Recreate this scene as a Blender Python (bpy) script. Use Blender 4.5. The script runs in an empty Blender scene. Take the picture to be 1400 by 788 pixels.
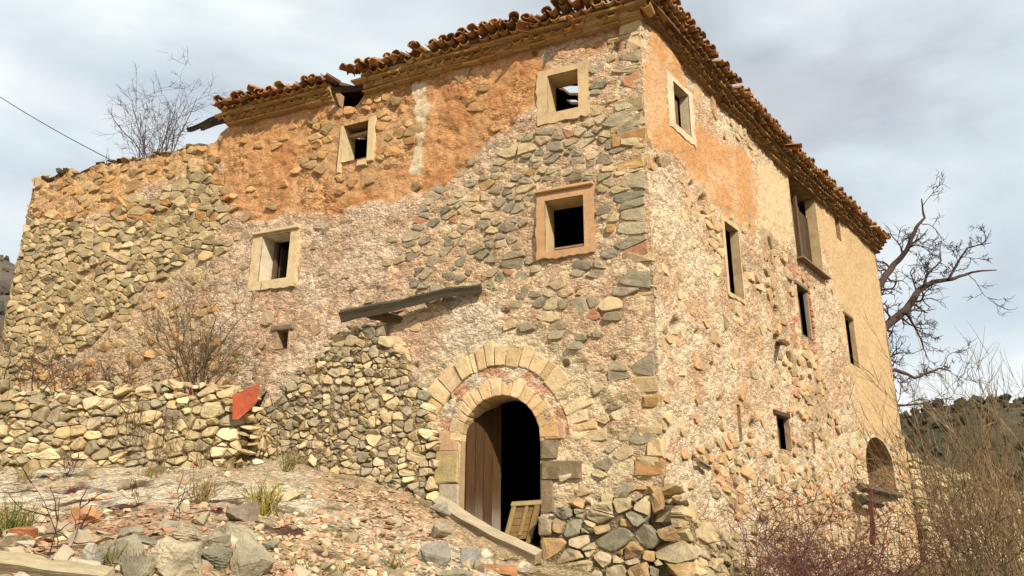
import bpy, bmesh, math, random
import numpy as np
from mathutils import Vector, Matrix
random.seed(7); RNG = np.random.default_rng(11)
scn = bpy.context.scene
COL = scn.collection
rad = math.radians

# ---------------------------------------------------------------- camera
FPX, PITCH, ROLL = 1044.0, rad(17.6), rad(0.35)
CAM = np.array([0, 0, 1.6])
_R = np.array([1.0, 0, 0]); _F = np.array([0, math.cos(PITCH), math.sin(PITCH)]); _U = np.array([0, -math.sin(PITCH), math.cos(PITCH)])
R_ = _R*math.cos(ROLL) + _U*math.sin(ROLL); U_ = _U*math.cos(ROLL) - _R*math.sin(ROLL)
cd = bpy.data.cameras.new('camera'); cam = bpy.data.objects.new('camera', cd); COL.objects.link(cam)
cd.sensor_width = 36; cd.lens = 36*FPX/1400; cd.clip_start = 0.05; cd.clip_end = 6000
M = Matrix((tuple(R_), tuple(U_), tuple(-_F))).transposed().to_4x4(); M.translation = Vector(CAM); cam.matrix_world = M
scn.camera = cam

# ---------------------------------------------------------------- sky, sun, exposure
SUN_DIR = Vector((0.52, -1.0, 0)).normalized(); SUN_EL = rad(36)
sun_vec = Vector((SUN_DIR.x*math.cos(SUN_EL), SUN_DIR.y*math.cos(SUN_EL), math.sin(SUN_EL)))
world = bpy.data.worlds.new('World'); scn.world = world; world.use_nodes = True
nt = world.node_tree; nt.nodes.clear()
def N(tree, t, **kw):
    n = tree.nodes.new(t)
    for k, v in kw.items(): setattr(n, k, v)
    return n
wo = N(nt, 'ShaderNodeOutputWorld'); bg = N(nt, 'ShaderNodeBackground')
sky = N(nt, 'ShaderNodeTexSky', sky_type='NISHITA'); sky.sun_disc = False
sky.sun_elevation = SUN_EL; sky.sun_rotation = math.atan2(SUN_DIR.x, SUN_DIR.y)
sky.air_density = 1.0; sky.dust_density = 2.0
bg.inputs['Strength'].default_value = 0.095
# soft winter cloud veil over the whole sky: the veil colour is in the sky's own units
tc = N(nt, 'ShaderNodeTexCoord'); mp = N(nt, 'ShaderNodeMapping'); mp.inputs['Scale'].default_value = (1.0, 1.0, 2.3)
mp.inputs['Location'].default_value = (0.35, 0.1, 0.55)
mp.inputs['Rotation'].default_value = (0.0, rad(24), 0.0)
n1 = N(nt, 'ShaderNodeTexNoise'); n1.inputs['Scale'].default_value = 1.9; n1.inputs['Detail'].default_value = 7; n1.inputs['Roughness'].default_value = 0.52; n1.inputs['Distortion'].default_value = 0.35
n2 = N(nt, 'ShaderNodeTexNoise'); n2.inputs['Scale'].default_value = 1.7; n2.inputs['Detail'].default_value = 6; n2.inputs['Roughness'].default_value = 0.5; n2.inputs['Distortion'].default_value = 0.6
r1 = N(nt, 'ShaderNodeMapRange'); r1.inputs['From Min'].default_value = 0.30; r1.inputs['From Max'].default_value = 0.62; r1.inputs['To Min'].default_value = 0.55; r1.inputs['To Max'].default_value = 1.0
cr = N(nt, 'ShaderNodeValToRGB'); el = cr.color_ramp.elements
el[0].position = 0.36; el[0].color = (5.3, 5.6, 5.9, 1); el[1].position = 0.62; el[1].color = (9.2, 9.4, 9.1, 1)
e = el.new(0.47); e.color = (6.9, 7.6, 7.75, 1)
mp2 = N(nt, 'ShaderNodeMapping'); mp2.inputs['Scale'].default_value = (1.0, 1.0, 1.9); mp2.inputs['Location'].default_value = (6.2, 5.4, 0.13); mp2.inputs['Rotation'].default_value = (0.0, rad(30), 0.0)
mx = N(nt, 'ShaderNodeMix', data_type='RGBA')
L = nt.links.new
L(tc.outputs['Generated'], mp.inputs[0]); L(tc.outputs['Generated'], mp2.inputs[0])
L(mp.outputs[0], n1.inputs['Vector']); L(mp2.outputs[0], n2.inputs['Vector'])
L(n1.outputs['Fac'], r1.inputs[0]); L(n2.outputs['Fac'], cr.inputs[0])
L(r1.outputs[0], mx.inputs[0]); L(sky.outputs[0], mx.inputs[6]); L(cr.outputs[0], mx.inputs[7])
L(mx.outputs[2], bg.inputs['Color']); L(bg.outputs[0], wo.inputs[0])
sd = bpy.data.lights.new('sun', 'SUN'); sd.energy = 4.8; sd.angle = rad(0.9); sd.color = (1.0, 0.88, 0.72)
so = bpy.data.objects.new('sun', sd); COL.objects.link(so); so.rotation_euler = sun_vec.to_track_quat('Z', 'Y').to_euler(); so.location = (8, -20, 30)
vs_ = scn.view_settings; vs_.view_transform = 'Standard'; vs_.look = 'None'; vs_.exposure = 0.44; vs_.gamma = 1.0; vs_.use_curve_mapping = False

# ---------------------------------------------------------------- geometry of the place
aF, aR = rad(66.3), rad(38.6)
C2 = np.array([2.24, 11.5])
dF = np.array([-math.sin(aF), math.cos(aF)]); dR = np.array([math.sin(aR), math.cos(aR)])
nF = np.array([-math.cos(aF), -math.sin(aF)]); nR = np.array([dR[1], -dR[0]])
LF, LR, ZE = 15.85, 15.75, 10.22        # front length, side length, eave height
UP = 9.75                               # the roofed part of the front ends here
def ray(x, y): return (x-700)/FPX*R_ + (394-y)/FPX*U_ + _F
def at(x, y, Y):                        # the point at depth Y seen at a photo position
    r = ray(x, y); return CAM + r*(Y/r[1])
def pj(P):
    q = np.asarray(P) - CAM; z = np.maximum(q@_F, 1e-3)
    return 700 + FPX*(q@R_)/z, 394 - FPX*(q@U_)/z
class Frame:                            # a vertical (or battered) wall plane: u along, v = height, w outwards
    def __init__(s, o, d, n, batter=0.0, zb=0.0): s.o = np.asarray(o, float); s.d = d; s.n = n; s.b = batter; s.zb = zb
    def P(s, u, v, w=0.0):
        u, v, w = np.broadcast_arrays(np.asarray(u, float), np.asarray(v, float), np.asarray(w, float))
        w = w - s.b*(v - s.zb)
        return np.stack([s.o[0] + u*s.d[0] + w*s.n[0], s.o[1] + u*s.d[1] + w*s.n[1], v], -1)
    def uv(s, x, y):
        r = ray(x, y); n3 = np.array([s.n[0], s.n[1], s.b]); q = np.array([s.o[0], s.o[1], s.zb])
        t = ((q - CAM)@n3)/(r@n3); p = CAM + t*r
        return float((p[:2] - s.o)@s.d), float(p[2])
FF = Frame(C2, dF, nF); FR = Frame(C2, dR, nR)

# ---------------------------------------------------------------- numpy noise
def _h(i, j, k):
    n = (i.astype(np.int64)*374761393 + j.astype(np.int64)*668265263 + k.astype(np.int64)*2147483647) & 0xffffffff
    n = ((n ^ (n >> 13))*1274126177) & 0xffffffff
    n = ((n ^ (n >> 16))*2246822519) & 0xffffffff
    return ((n ^ (n >> 15)) & 0xffff)/65535.0
def vn(x, y, z=0.0):
    x, y, z = np.broadcast_arrays(np.asarray(x, float), np.asarray(y, float), np.asarray(z, float))
    i, j, k = np.floor(x), np.floor(y), np.floor(z); fx, fy, fz = x-i, y-j, z-k
    fx, fy, fz = [t*t*(3-2*t) for t in (fx, fy, fz)]
    o = 0
    for a in (0, 1):
        for b in (0, 1):
            for c in (0, 1):
                o = o + _h(i+a, j+b, k+c)*np.where(a, fx, 1-fx)*np.where(b, fy, 1-fy)*np.where(c, fz, 1-fz)
    return o
def fbm(x, y, z=0.0, o=4, g=0.5):
    s = 0; a = 1.0; t = 0
    for q in range(o):
        s = s + a*vn(np.asarray(x)*2**q + 17.3*q, np.asarray(y)*2**q - 9.1*q, np.asarray(z)*2**q + 3.7*q); t += a; a *= g
    return s/t
def worley(x, y):                       # F2-F1: low on the borders of cells
    i, j = np.floor(x), np.floor(y); f1 = np.full(x.shape, 9.0); f2 = f1.copy()
    for a in (-1, 0, 1):
        for b in (-1, 0, 1):
            px = i+a + _h(i+a, j+b, i*0+5); py = j+b + _h(i+a, j+b, i*0+91)
            d = np.hypot(x-px, y-py); f2 = np.minimum(f2, np.maximum(f1, d)); f1 = np.minimum(f1, d)
    return f2 - f1
def sm(a, b, t): t = np.clip((t-a)/(b-a), 0, 1); return t*t*(3-2*t)
def sdpoly(X, Y, poly):                 # signed distance (inside > 0)
    p = np.asarray(poly, float); d = np.full(np.shape(X), 1e9); ins = np.zeros(np.shape(X), bool)
    for k in range(len(p)):
        a, b = p[k], p[(k+1) % len(p)]; e = b-a; wx, wy = X-a[0], Y-a[1]
        t = np.clip((wx*e[0]+wy*e[1])/(e@e), 0, 1); d = np.minimum(d, np.hypot(wx-e[0]*t, wy-e[1]*t))
        c = ((a[1] <= Y) & (b[1] > Y)) | ((b[1] <= Y) & (a[1] > Y))
        if abs(e[1]) > 1e-9: ins ^= c & (X < a[0] + (Y-a[1])/e[1]*e[0])
    return np.where(ins, d, -d)

# ---------------------------------------------------------------- colours and materials
def lin(c):
    c = np.asarray(c, float)/255; return np.where(c <= 0.04045, c/12.92, ((c+0.055)/1.055)**2.4)
ALB = np.array([0.66, 0.71, 0.80])
def alb(r, g, b): return lin((r, g, b))*ALB
MAT = {}
def mat(name, base=None, attr=False, mott=0.3, mscale=9.0, fine=55.0, bump=0.35, bdist=0.012, rough=0.92, tint=None, crack=0.0, stretch=None, tscale=2.0, gen='OBJ', peb=0.0):
    m = bpy.data.materials.new(name); m.use_nodes = True; t = m.node_tree; t.nodes.clear(); l = t.links.new
    out = N(t, 'ShaderNodeOutputMaterial'); bs = N(t, 'ShaderNodeBsdfPrincipled'); l(bs.outputs[0], out.inputs[0])
    bs.inputs['Roughness'].default_value = rough; bs.inputs['Specular IOR Level'].default_value = 0.18
    if gen == 'WORLD': g = N(t, 'ShaderNodeNewGeometry'); co = g.outputs['Position']
    else: g = N(t, 'ShaderNodeTexCoord'); co = g.outputs['Object']
    if stretch:
        mpn = N(t, 'ShaderNodeMapping'); mpn.inputs['Scale'].default_value = stretch; l(co, mpn.inputs[0]); co = mpn.outputs[0]
    a = N(t, 'ShaderNodeTexNoise'); a.inputs['Scale'].default_value = mscale; a.inputs['Detail'].default_value = 9; a.inputs['Roughness'].default_value = 0.66; l(co, a.inputs['Vector'])
    f = N(t, 'ShaderNodeTexNoise'); f.inputs['Scale'].default_value = fine; f.inputs['Detail'].default_value = 5; f.inputs['Roughness'].default_value = 0.65; l(co, f.inputs['Vector'])
    if attr: b = N(t, 'ShaderNodeAttribute', attribute_name='col'); c = b.outputs['Color']
    else: b = N(t, 'ShaderNodeRGB'); b.outputs[0].default_value = (*base, 1); c = b.outputs[0]
    if tint is not None:
        tn = N(t, 'ShaderNodeTexNoise'); tn.inputs['Scale'].default_value = tscale; tn.inputs['Detail'].default_value = 8; tn.inputs['Roughness'].default_value = 0.6; l(co, tn.inputs['Vector'])
        tr = N(t, 'ShaderNodeMapRange'); tr.inputs['From Min'].default_value = 0.5; tr.inputs['From Max'].default_value = 0.72; tr.inputs['To Max'].default_value = tint[3]; l(tn.outputs['Fac'], tr.inputs[0])
        mxn = N(t, 'ShaderNodeMix', data_type='RGBA'); l(tr.outputs[0], mxn.inputs[0]); l(c, mxn.inputs[6]); mxn.inputs[7].default_value = (*tint[:3], 1); c = mxn.outputs[2]
    ad = N(t, 'ShaderNodeMath', operation='MULTIPLY_ADD'); l(a.outputs['Fac'], ad.inputs[0]); ad.inputs[1].default_value = 0.62; 
    fm = N(t, 'ShaderNodeMath', operation='MULTIPLY'); l(f.outputs['Fac'], fm.inputs[0]); fm.inputs[1].default_value = 0.38; l(fm.outputs[0], ad.inputs[2])
    mr = N(t, 'ShaderNodeMapRange'); mr.inputs['From Min'].default_value = 0.28; mr.inputs['From Max'].default_value = 0.72; mr.inputs['To Min'].default_value = 1-1.25*mott; mr.inputs['To Max'].default_value = 1+mott; l(ad.outputs[0], mr.inputs[0])
    mu = N(t, 'ShaderNodeVectorMath', operation='SCALE'); l(c, mu.inputs[0]); l(mr.outputs[0], mu.inputs['Scale']); l(mu.outputs[0], bs.inputs['Base Color'])
    h = ad.outputs[0]
    if crack:
        for sc_, amp, lo in ((crack, 0.5, 0.47), (crack*2.7, 0.32, 0.46)):
            wn = N(t, 'ShaderNodeTexNoise'); wn.inputs['Scale'].default_value = sc_; wn.inputs['Detail'].default_value = 7; wn.inputs['Roughness'].default_value = 0.6; wn.inputs['Distortion'].default_value = 0.5; l(co, wn.inputs['Vector'])
            vr = N(t, 'ShaderNodeMapRange'); vr.inputs['From Min'].default_value = lo; vr.inputs['From Max'].default_value = lo+0.035; vr.inputs['To Max'].default_value = amp; l(wn.outputs['Fac'], vr.inputs[0])
            ag = N(t, 'ShaderNodeMath', operation='MULTIPLY_ADD'); l(b.outputs['Alpha'], ag.inputs[0]); ag.inputs[1].default_value = 0.7; ag.inputs[2].default_value = 0.3
            sa = N(t, 'ShaderNodeMath', operation='MULTIPLY_ADD'); l(vr.outputs[0], sa.inputs[0]); l(ag.outputs[0], sa.inputs[1]); l(h, sa.inputs[2]); h = sa.outputs[0]
    if peb:
        mpb = N(t, 'ShaderNodeMapping'); mpb.inputs['Scale'].default_value = (1, 1, 1.5); l(co, mpb.inputs[0])
        wn = N(t, 'ShaderNodeTexNoise'); wn.inputs['Scale'].default_value = peb*0.5; wn.inputs['Detail'].default_value = 3; l(mpb.outputs[0], wn.inputs['Vector'])
        wa = N(t, 'ShaderNodeVectorMath', operation='MULTIPLY_ADD'); l(wn.outputs['Color'], wa.inputs[0]); wa.inputs[1].default_value = (1.3/peb,)*3; l(mpb.outputs[0], wa.inputs[2])
        for sc_, amp, tone in ((peb, 0.55, 0.34), (peb*2.3, 0.25, 0.26)):
            v = N(t, 'ShaderNodeTexVoronoi', feature='F1'); v.inputs['Scale'].default_value = sc_; v.inputs['Randomness'].default_value = 1.0; l(wa.outputs[0], v.inputs['Vector'])
            vr = N(t, 'ShaderNodeMapRange'); vr.inputs['From Min'].default_value = 0.15; vr.inputs['From Max'].default_value = 0.62; vr.inputs['To Min'].default_value = amp; vr.inputs['To Max'].default_value = 0.0; l(v.outputs['Distance'], vr.inputs[0])
            sa = N(t, 'ShaderNodeMath', operation='MULTIPLY_ADD'); l(vr.outputs[0], sa.inputs[0]); l(b.outputs['Alpha'], sa.inputs[1]); l(h, sa.inputs[2]); h = sa.outputs[0]
            sx = N(t, 'ShaderNodeSeparateColor'); l(v.outputs['Color'], sx.inputs[0]); tr2 = N(t, 'ShaderNodeMapRange'); tr2.inputs['To Min'].default_value = -tone*0.8; tr2.inputs['To Max'].default_value = tone*0.9; l(sx.outputs[0], tr2.inputs[0]); t3 = N(t, 'ShaderNodeMath', operation='MULTIPLY_ADD'); l(tr2.outputs[0], t3.inputs[0]); l(b.outputs['Alpha'], t3.inputs[1]); t3.inputs[2].default_value = 1.0
            m2 = N(t, 'ShaderNodeVectorMath', operation='SCALE'); l(mu.outputs[0], m2.inputs[0]); l(t3.outputs[0], m2.inputs['Scale']); l(m2.outputs[0], bs.inputs['Base Color']); mu = m2
    bp = N(t, 'ShaderNodeBump'); bp.inputs['Strength'].default_value = bump; bp.inputs['Distance'].default_value = bdist*6; l(h, bp.inputs['Height']); l(bp.outputs[0], bs.inputs['Normal'])
    MAT[name] = m; return m
mat('wall_plaster', attr=True, mott=0.20, mscale=7, fine=34, bump=0.62, bdist=0.009, crack=5.5, peb=14.0, gen='WORLD')
mat('stone', attr=True, mott=0.34, mscale=6, fine=30, bump=0.55, bdist=0.010, gen='WORLD', tint=(*alb(205, 185, 150), 0.45), tscale=5)
mat('boulder', attr=True, mott=0.40, mscale=6, fine=44, bump=0.75, bdist=0.010, gen='WORLD', tint=(*alb(196, 178, 146), 0.55), tscale=3)
mat('ground', attr=True, mott=0.36, mscale=4, fine=24, bump=0.8, bdist=0.012, gen='WORLD', peb=18.0)
mat('shard', attr=True, mott=0.25, mscale=8, fine=40, bump=0.3, gen='WORLD')
mat('tile', attr=True, mott=0.35, mscale=9, fine=45, bump=0.4, bdist=0.006, tint=(*alb(110, 90, 68), 0.6), tscale=5, gen='WORLD')
mat('cornice', attr=True, mott=0.3, mscale=9, fine=45, bump=0.4, bdist=0.008, gen='WORLD')
mat('trim', attr=True, mott=0.20, mscale=6, fine=40, bump=0.45, bdist=0.006, gen='WORLD', tint=(*alb(184, 146, 102), 0.55), tscale=4.5)
mat('old_wood', attr=True, mott=0.42, mscale=3, fine=14, bump=0.6, bdist=0.006, stretch=(9, 9, 0.7), rough=0.85)
mat('beam_wood', attr=True, mott=0.42, mscale=3, fine=14, bump=0.7, bdist=0.007, stretch=(0.7, 9, 9), rough=0.85)
mat('dark_inside', base=(0.022, 0.018, 0.015), mott=0.3, mscale=4, bump=0.4)  # near-black base: the gloom of the rooms is put into the colour
mat('bark', attr=True, mott=0.35, mscale=12, fine=60, bump=0.3, gen='WORLD')
mat('orange_paint', base=tuple(alb(182, 84, 48)), mott=0.2, mscale=6, bump=0.15, rough=0.7, tint=(*alb(120, 66, 40), 0.9), tscale=5)
mat('forest', attr=True, mott=0.5, mscale=0.12, fine=0.9, bump=0.4, gen='WORLD')
mat('cable', base=(0.03, 0.03, 0.03), mott=0.1)

# ---------------------------------------------------------------- object helpers
def mesh(name, V, F, m, cols=None, smooth=False):
    me = bpy.data.meshes.new(name); me.from_pydata([tuple(map(float, v)) for v in V] if not isinstance(V, np.ndarray) else V.tolist(), [], F if isinstance(F, list) else F.tolist())
    if cols is not None:
        a = me.attributes.new('col', 'FLOAT_COLOR', 'POINT'); c = np.ones((len(V), 4), np.float32); cols = np.asarray(cols, np.float32)
        c[:, :cols.shape[1]] = cols; a.data.foreach_set('color', c.ravel())
    if m: me.materials.append(MAT[m])
    if smooth: me.polygons.foreach_set('use_smooth', np.ones(len(me.polygons), bool))
    me.update(); return me
def link(name, me, parent=None, loc=None):
    o = bpy.data.objects.new(name, me); COL.objects.link(o)
    if parent is not None: o.parent = parent
    if loc is not None: o.location = loc
    return o
def tag(o, label, cat, group=None, kind=None):
    o['label'] = label
    if cat: o['category'] = cat
    if group: o['group'] = group
    if kind: o['kind'] = kind
    return o
def struct(o): o['kind'] = 'structure'; return o
def stuff(o): o['kind'] = 'stuff'; return o
def thing(name, loc, label, cat, group=None):
    o = bpy.data.objects.new(name, None); o.empty_display_size = 0.3; COL.objects.link(o); o.location = loc
    return tag(o, label, cat, group)
class MB:                               # collects shapes with vertex colours
    def __init__(s): s.V = []; s.F = []; s.C = []
    def add(s, V, F, c):
        b = len(s.V); V = np.asarray(V, float); s.V.extend(V.tolist()); s.F.extend([[i+b for i in f] for f in F])
        c = np.asarray(c, float); s.C.extend(np.broadcast_to(c, (len(V), 3)).tolist())
    def mesh(s, name, m, smooth=False): return mesh(name, s.V, s.F, m, s.C, smooth)
    def obj(s, name, m, parent=None, smooth=False):
        """parent is an Empty with a plain location: vertices are kept in world space by subtracting it"""
        V = np.asarray(s.V, float)
        if parent is not None: V = V - wloc(parent)
        return link(name, mesh(name, V, s.F, m, s.C, smooth), parent)
def wloc(o):
    l = np.zeros(3)
    while o is not None: l = l + np.array(o.location); o = o.parent
    return l
BOXF = [[0, 3, 2, 1], [4, 5, 6, 7], [0, 1, 5, 4], [1, 2, 6, 5], [2, 3, 7, 6], [3, 0, 4, 7]]
def boxV(fr, u0, u1, v0, v1, w0, w1, j=0.0):
    q = [(u0, v0, w0), (u1, v0, w0), (u1, v0, w1), (u0, v0, w1), (u0, v1, w0), (u1, v1, w0), (u1, v1, w1), (u0, v1, w1)]
    q = np.array(q) + (RNG.uniform(-j, j, (8, 3)) if j else 0)
    return fr.P(q[:, 0], q[:, 1], q[:, 2])
def chamV(fr, u0, u1, v0, v1, w0, w1, b=0.012, j=0.004):   # block with a worn, chamfered outer face
    V = []
    for (w, i) in ((w0, 0), (w1-b, 0), (w1, b)):
        for (u, v) in ((u0+i, v0+i), (u1-i, v0+i), (u1-i, v1-i), (u0+i, v1-i)): V.append((u, v, w))
    V = np.array(V) + RNG.uniform(-j, j, (12, 3)); V = fr.P(V[:, 0], V[:, 1], V[:, 2])
    F = [[8, 9, 10, 11]]
    for r in (0, 4):
        for k in range(4): F.append([r+k, r+(k+1) % 4, r+4+(k+1) % 4, r+4+k])
    return V, F
def tube(pts, rads, n=5, cap=True):
    pts = np.asarray(pts, float); m = len(pts); V = []; F = []
    tan = np.gradient(pts, axis=0); tan /= np.linalg.norm(tan, axis=1)[:, None] + 1e-9
    ref = np.array([0.31, 0.17, 0.93]) if abs(tan[0][2]) < 0.8 else np.array([0.95, 0.2, 0.1])
    a = np.cross(tan, ref); a /= np.linalg.norm(a, axis=1)[:, None] + 1e-9; b = np.cross(tan, a)
    th = np.arange(n)*2*math.pi/n
    r = np.asarray(rads, float)[:, None, None]
    V = (pts[:, None, :] + r*(np.cos(th)[None, :, None]*a[:, None, :] + np.sin(th)[None, :, None]*b[:, None, :])).reshape(-1, 3)
    for i in range(m-1):
        for k in range(n): F.append([i*n+k, i*n+(k+1) % n, (i+1)*n+(k+1) % n, (i+1)*n+k])
    if cap: F.append(list(range(n))[::-1]); F.append([(m-1)*n+k for k in range(n)])
    return V, F

# ---------------------------------------------------------------- rubble masonry: weighted cells turned into stones
def cells(seeds, wts, ax, bounds):
    S = np.asarray(seeds, float)*[1/ax, 1]; n = len(S); out = []
    x0, y0, x1, y1 = bounds; cs = 0.35; grid = {}
    for i, (x, y) in enumerate(S): grid.setdefault((int(x//cs), int(y//cs)), []).append(i)
    for i, (x, y) in enumerate(S):
        gi, gj = int(x//cs), int(y//cs); nb = []
        for a in (-2, -1, 0, 1, 2):
            for b in (-2, -1, 0, 1, 2): nb += grid.get((gi+a, gj+b), [])
        nb = [k for k in nb if k != i]
        nb.sort(key=lambda k: (S[k][0]-x)**2 + (S[k][1]-y)**2)
        R = 0.42
        poly = [(x+R*math.cos(t), y+R*math.sin(t)) for t in [k*math.pi/4+0.2 for k in range(8)]]
        for k in nb[:18]:
            dx, dy = S[k][0]-x, S[k][1]-y; d2 = dx*dx+dy*dy
            if d2 < 1e-9: continue
            t = min(0.72, max(0.28, 0.5 + (wts[i]-wts[k])*0.5)); c = (x+dx*t)*dx + (y+dy*t)*dy
            q = []
            for m_ in range(len(poly)):
                p, r = poly[m_], poly[(m_+1) % len(poly)]; dp, dr = p[0]*dx+p[1]*dy-c, r[0]*dx+r[1]*dy-c
                if dp <= 0: q.append(p)
                if dp*dr < 0: s_ = dp/(dp-dr); q.append((p[0]+(r[0]-p[0])*s_, p[1]+(r[1]-p[1])*s_))
            poly = q
            if len(poly) < 3: break
        if len(poly) < 3: out.append(None); continue
        P = np.array(poly)*[ax, 1]
        P[:, 0] = np.clip(P[:, 0], x0, x1); P[:, 1] = np.clip(P[:, 1], y0, y1)
        out.append(P)
    return out
def row_seeds(u0, u1, v0, v1, hf, ax, jit=0.28):
    """rows of uneven stones; hf(u, v) gives the local course height"""
    S = []; v = v0
    while v < v1:
        h = hf(0.5*(u0+u1), v)*random.uniform(0.7, 1.3); u = u0 + random.uniform(-1, 0)*h*ax
        while u < u1:
            hh = hf(u, v); l = hh*ax*random.choice((0.45, 0.6, 0.8, 1.0, 1.0, 1.3, 1.8))
            S.append((u+l/2 + random.uniform(-jit, jit)*l*0.5, v+h/2 + random.uniform(-jit, jit)*h + 0.12*math.sin(u*0.9+v))); u += l
        v += h
    return S
def stone_mesh(fr, P, joint, h, sink=0.06, rough=0.2, corner=0.16, wave=None, embed=False):
    """one angular stone on the wall plane from its outline P (u, v)"""
    c = P.mean(0); a = P - c; r = np.hypot(a[:, 0], a[:, 1]).mean()
    if r < 0.022: return None
    s = max(0.5, 1 - joint/r)
    Q = c + a*s; q = []
    for k in range(len(Q)):
        p, n_ = Q[k], Q[(k+1) % len(Q)]
        if np.hypot(*(n_-p)) < 0.02: q.append((p+n_)/2); continue
        q.append(p*(1-corner)+n_*corner); q.append(p*corner+n_*(1-corner))
    Q = np.array(q); n = len(Q)
    if n < 4: return None
    Q = Q + RNG.normal(0, 0.004, Q.shape)
    tu, tv = random.gauss(0, rough), random.gauss(0.05, rough)
    def W(p, base): 
        d = p - c; return base + np.clip(tu*d[:, 0] + tv*d[:, 1], -0.03, 0.035)
    off = 0.0 if wave is None else wave(c[0], c[1])
    sd_ = random.uniform(0, 99); edge = (-0.028 if embed else h*0.55); mid = (h*0.75 if embed else h*0.95); k2 = 0.93 if embed else 0.90
    rings = ((1.0, -sink, 0.0), (0.985, edge, 0.006), (k2, mid, 0.010), (0.55, h*1.0, 0.014))
    Vs = []
    for (k_, w_, a_) in rings:
        q_ = c + (Q-c)*(k_ if k_ > 0.95 else k_*(0.93+0.1*RNG.random((n, 1)))); ww = np.full(n, w_) if w_ < -0.03 else W(q_, w_) + off + (fbm(q_[:, 0]*9+sd_, q_[:, 1]*9, 0, 3)-0.5)*(0.5*h+2*a_)
        Vs.append(fr.P(q_[:, 0], q_[:, 1], ww))
    Vs.append(fr.P(c[0], c[1], h*1.05 + off + random.gauss(0, 0.006))[None]); V = np.vstack(Vs)
    F = []
    for rr in (0, n, 2*n):
        for k in range(n): F.append([rr+k, rr+(k+1) % n, rr+n+(k+1) % n, rr+n+k])
    for k in range(n): F.append([3*n+k, 3*n+(k+1) % n, 4*n])
    if np.cross(fr.d, [0, 0]).sum() == 0:
        c3 = V[4*n]
        if np.dot(np.cross(V[3*n+1]-V[3*n], c3-V[3*n]), [fr.n[0], fr.n[1], 0]) < 0: F = [f[::-1] for f in F]
    return V, F, c, r
def pal(lst, j=0.10):
    c = np.array(alb(*random.choice(lst))); return np.clip(c*(1+random.gauss(0, j)) * (1+RNG.normal(0, 0.012, 3)) * np.array([1.17, 1.10, 0.97]), 0.01, 0.9)
KHAKI = [(194, 172, 130), (184, 162, 122), (202, 180, 138), (168, 150, 114), (208, 184, 140), (160, 146, 116), (196, 170, 124)]
GREY = [(172, 158, 128), (160, 148, 122), (184, 168, 136), (150, 142, 120), (196, 176, 140), (166, 154, 130), (200, 176, 136)]
PALE = [(220, 200, 158), (210, 188, 146), (228, 208, 168), (198, 178, 138), (214, 192, 148)]
WARM = [(196, 156, 104), (186, 140, 92), (204, 164, 110), (190, 138, 104)]
def emit(stones, parent, n_obj, name='stone', mname='stone'):
    """stones: list of (V, F, colour, size). The largest become objects, the rest one part."""
    stones = sorted(stones, key=lambda s: -s[3]); off = wloc(parent); rest = MB()
    for k, (V, F, c, r) in enumerate(stones):
        if k < n_obj:
            o = V.mean(0); me = mesh(name, V-o, F, mname, np.tile(c, (len(V), 1)))
            link(name, me, parent, o-off)
        else: rest.add(V, F, c)
    if rest.V: stuff(rest.obj('small_stones', mname, parent))
ROCKS = []
def rock_variant(seed, n=15, flat=0.6, el=(1, 0.8)):
    rg = np.random.default_rng(seed); p = rg.normal(size=(n, 3)); p /= np.linalg.norm(p, axis=1)[:, None]
    p *= rg.uniform(0.8, 1.05, (n, 1)); p *= [el[0], el[1], flat]
    bm = bmesh.new()
    for q in p: bm.verts.new(q)
    g = bmesh.ops.convex_hull(bm, input=bm.verts[:]); 
    for v in [v for v in bm.verts if not v.link_faces]: bm.verts.remove(v)
    bm.verts.index_update(); V = np.array([v.co[:] for v in bm.verts]); F = [[v.index for v in f.verts] for f in bm.faces]; bm.free()
    return V, F
ROCKS = [rock_variant(40+k, 13+k % 6, random.uniform(0.5, 0.85), (1, random.uniform(0.65, 0.95))) for k in range(14)]
SHARDS = [rock_variant(90+k, 9, random.uniform(0.14, 0.3), (1, random.uniform(0.5, 0.9))) for k in range(8)]
def rot_rand(flatness=0.35):
    return np.array((Matrix.Rotation(random.uniform(0, 6.283), 3, 'Z') @ Matrix.Rotation(random.gauss(0, flatness), 3, 'X') @ Matrix.Rotation(random.gauss(0, flatness), 3, 'Y')))
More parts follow.
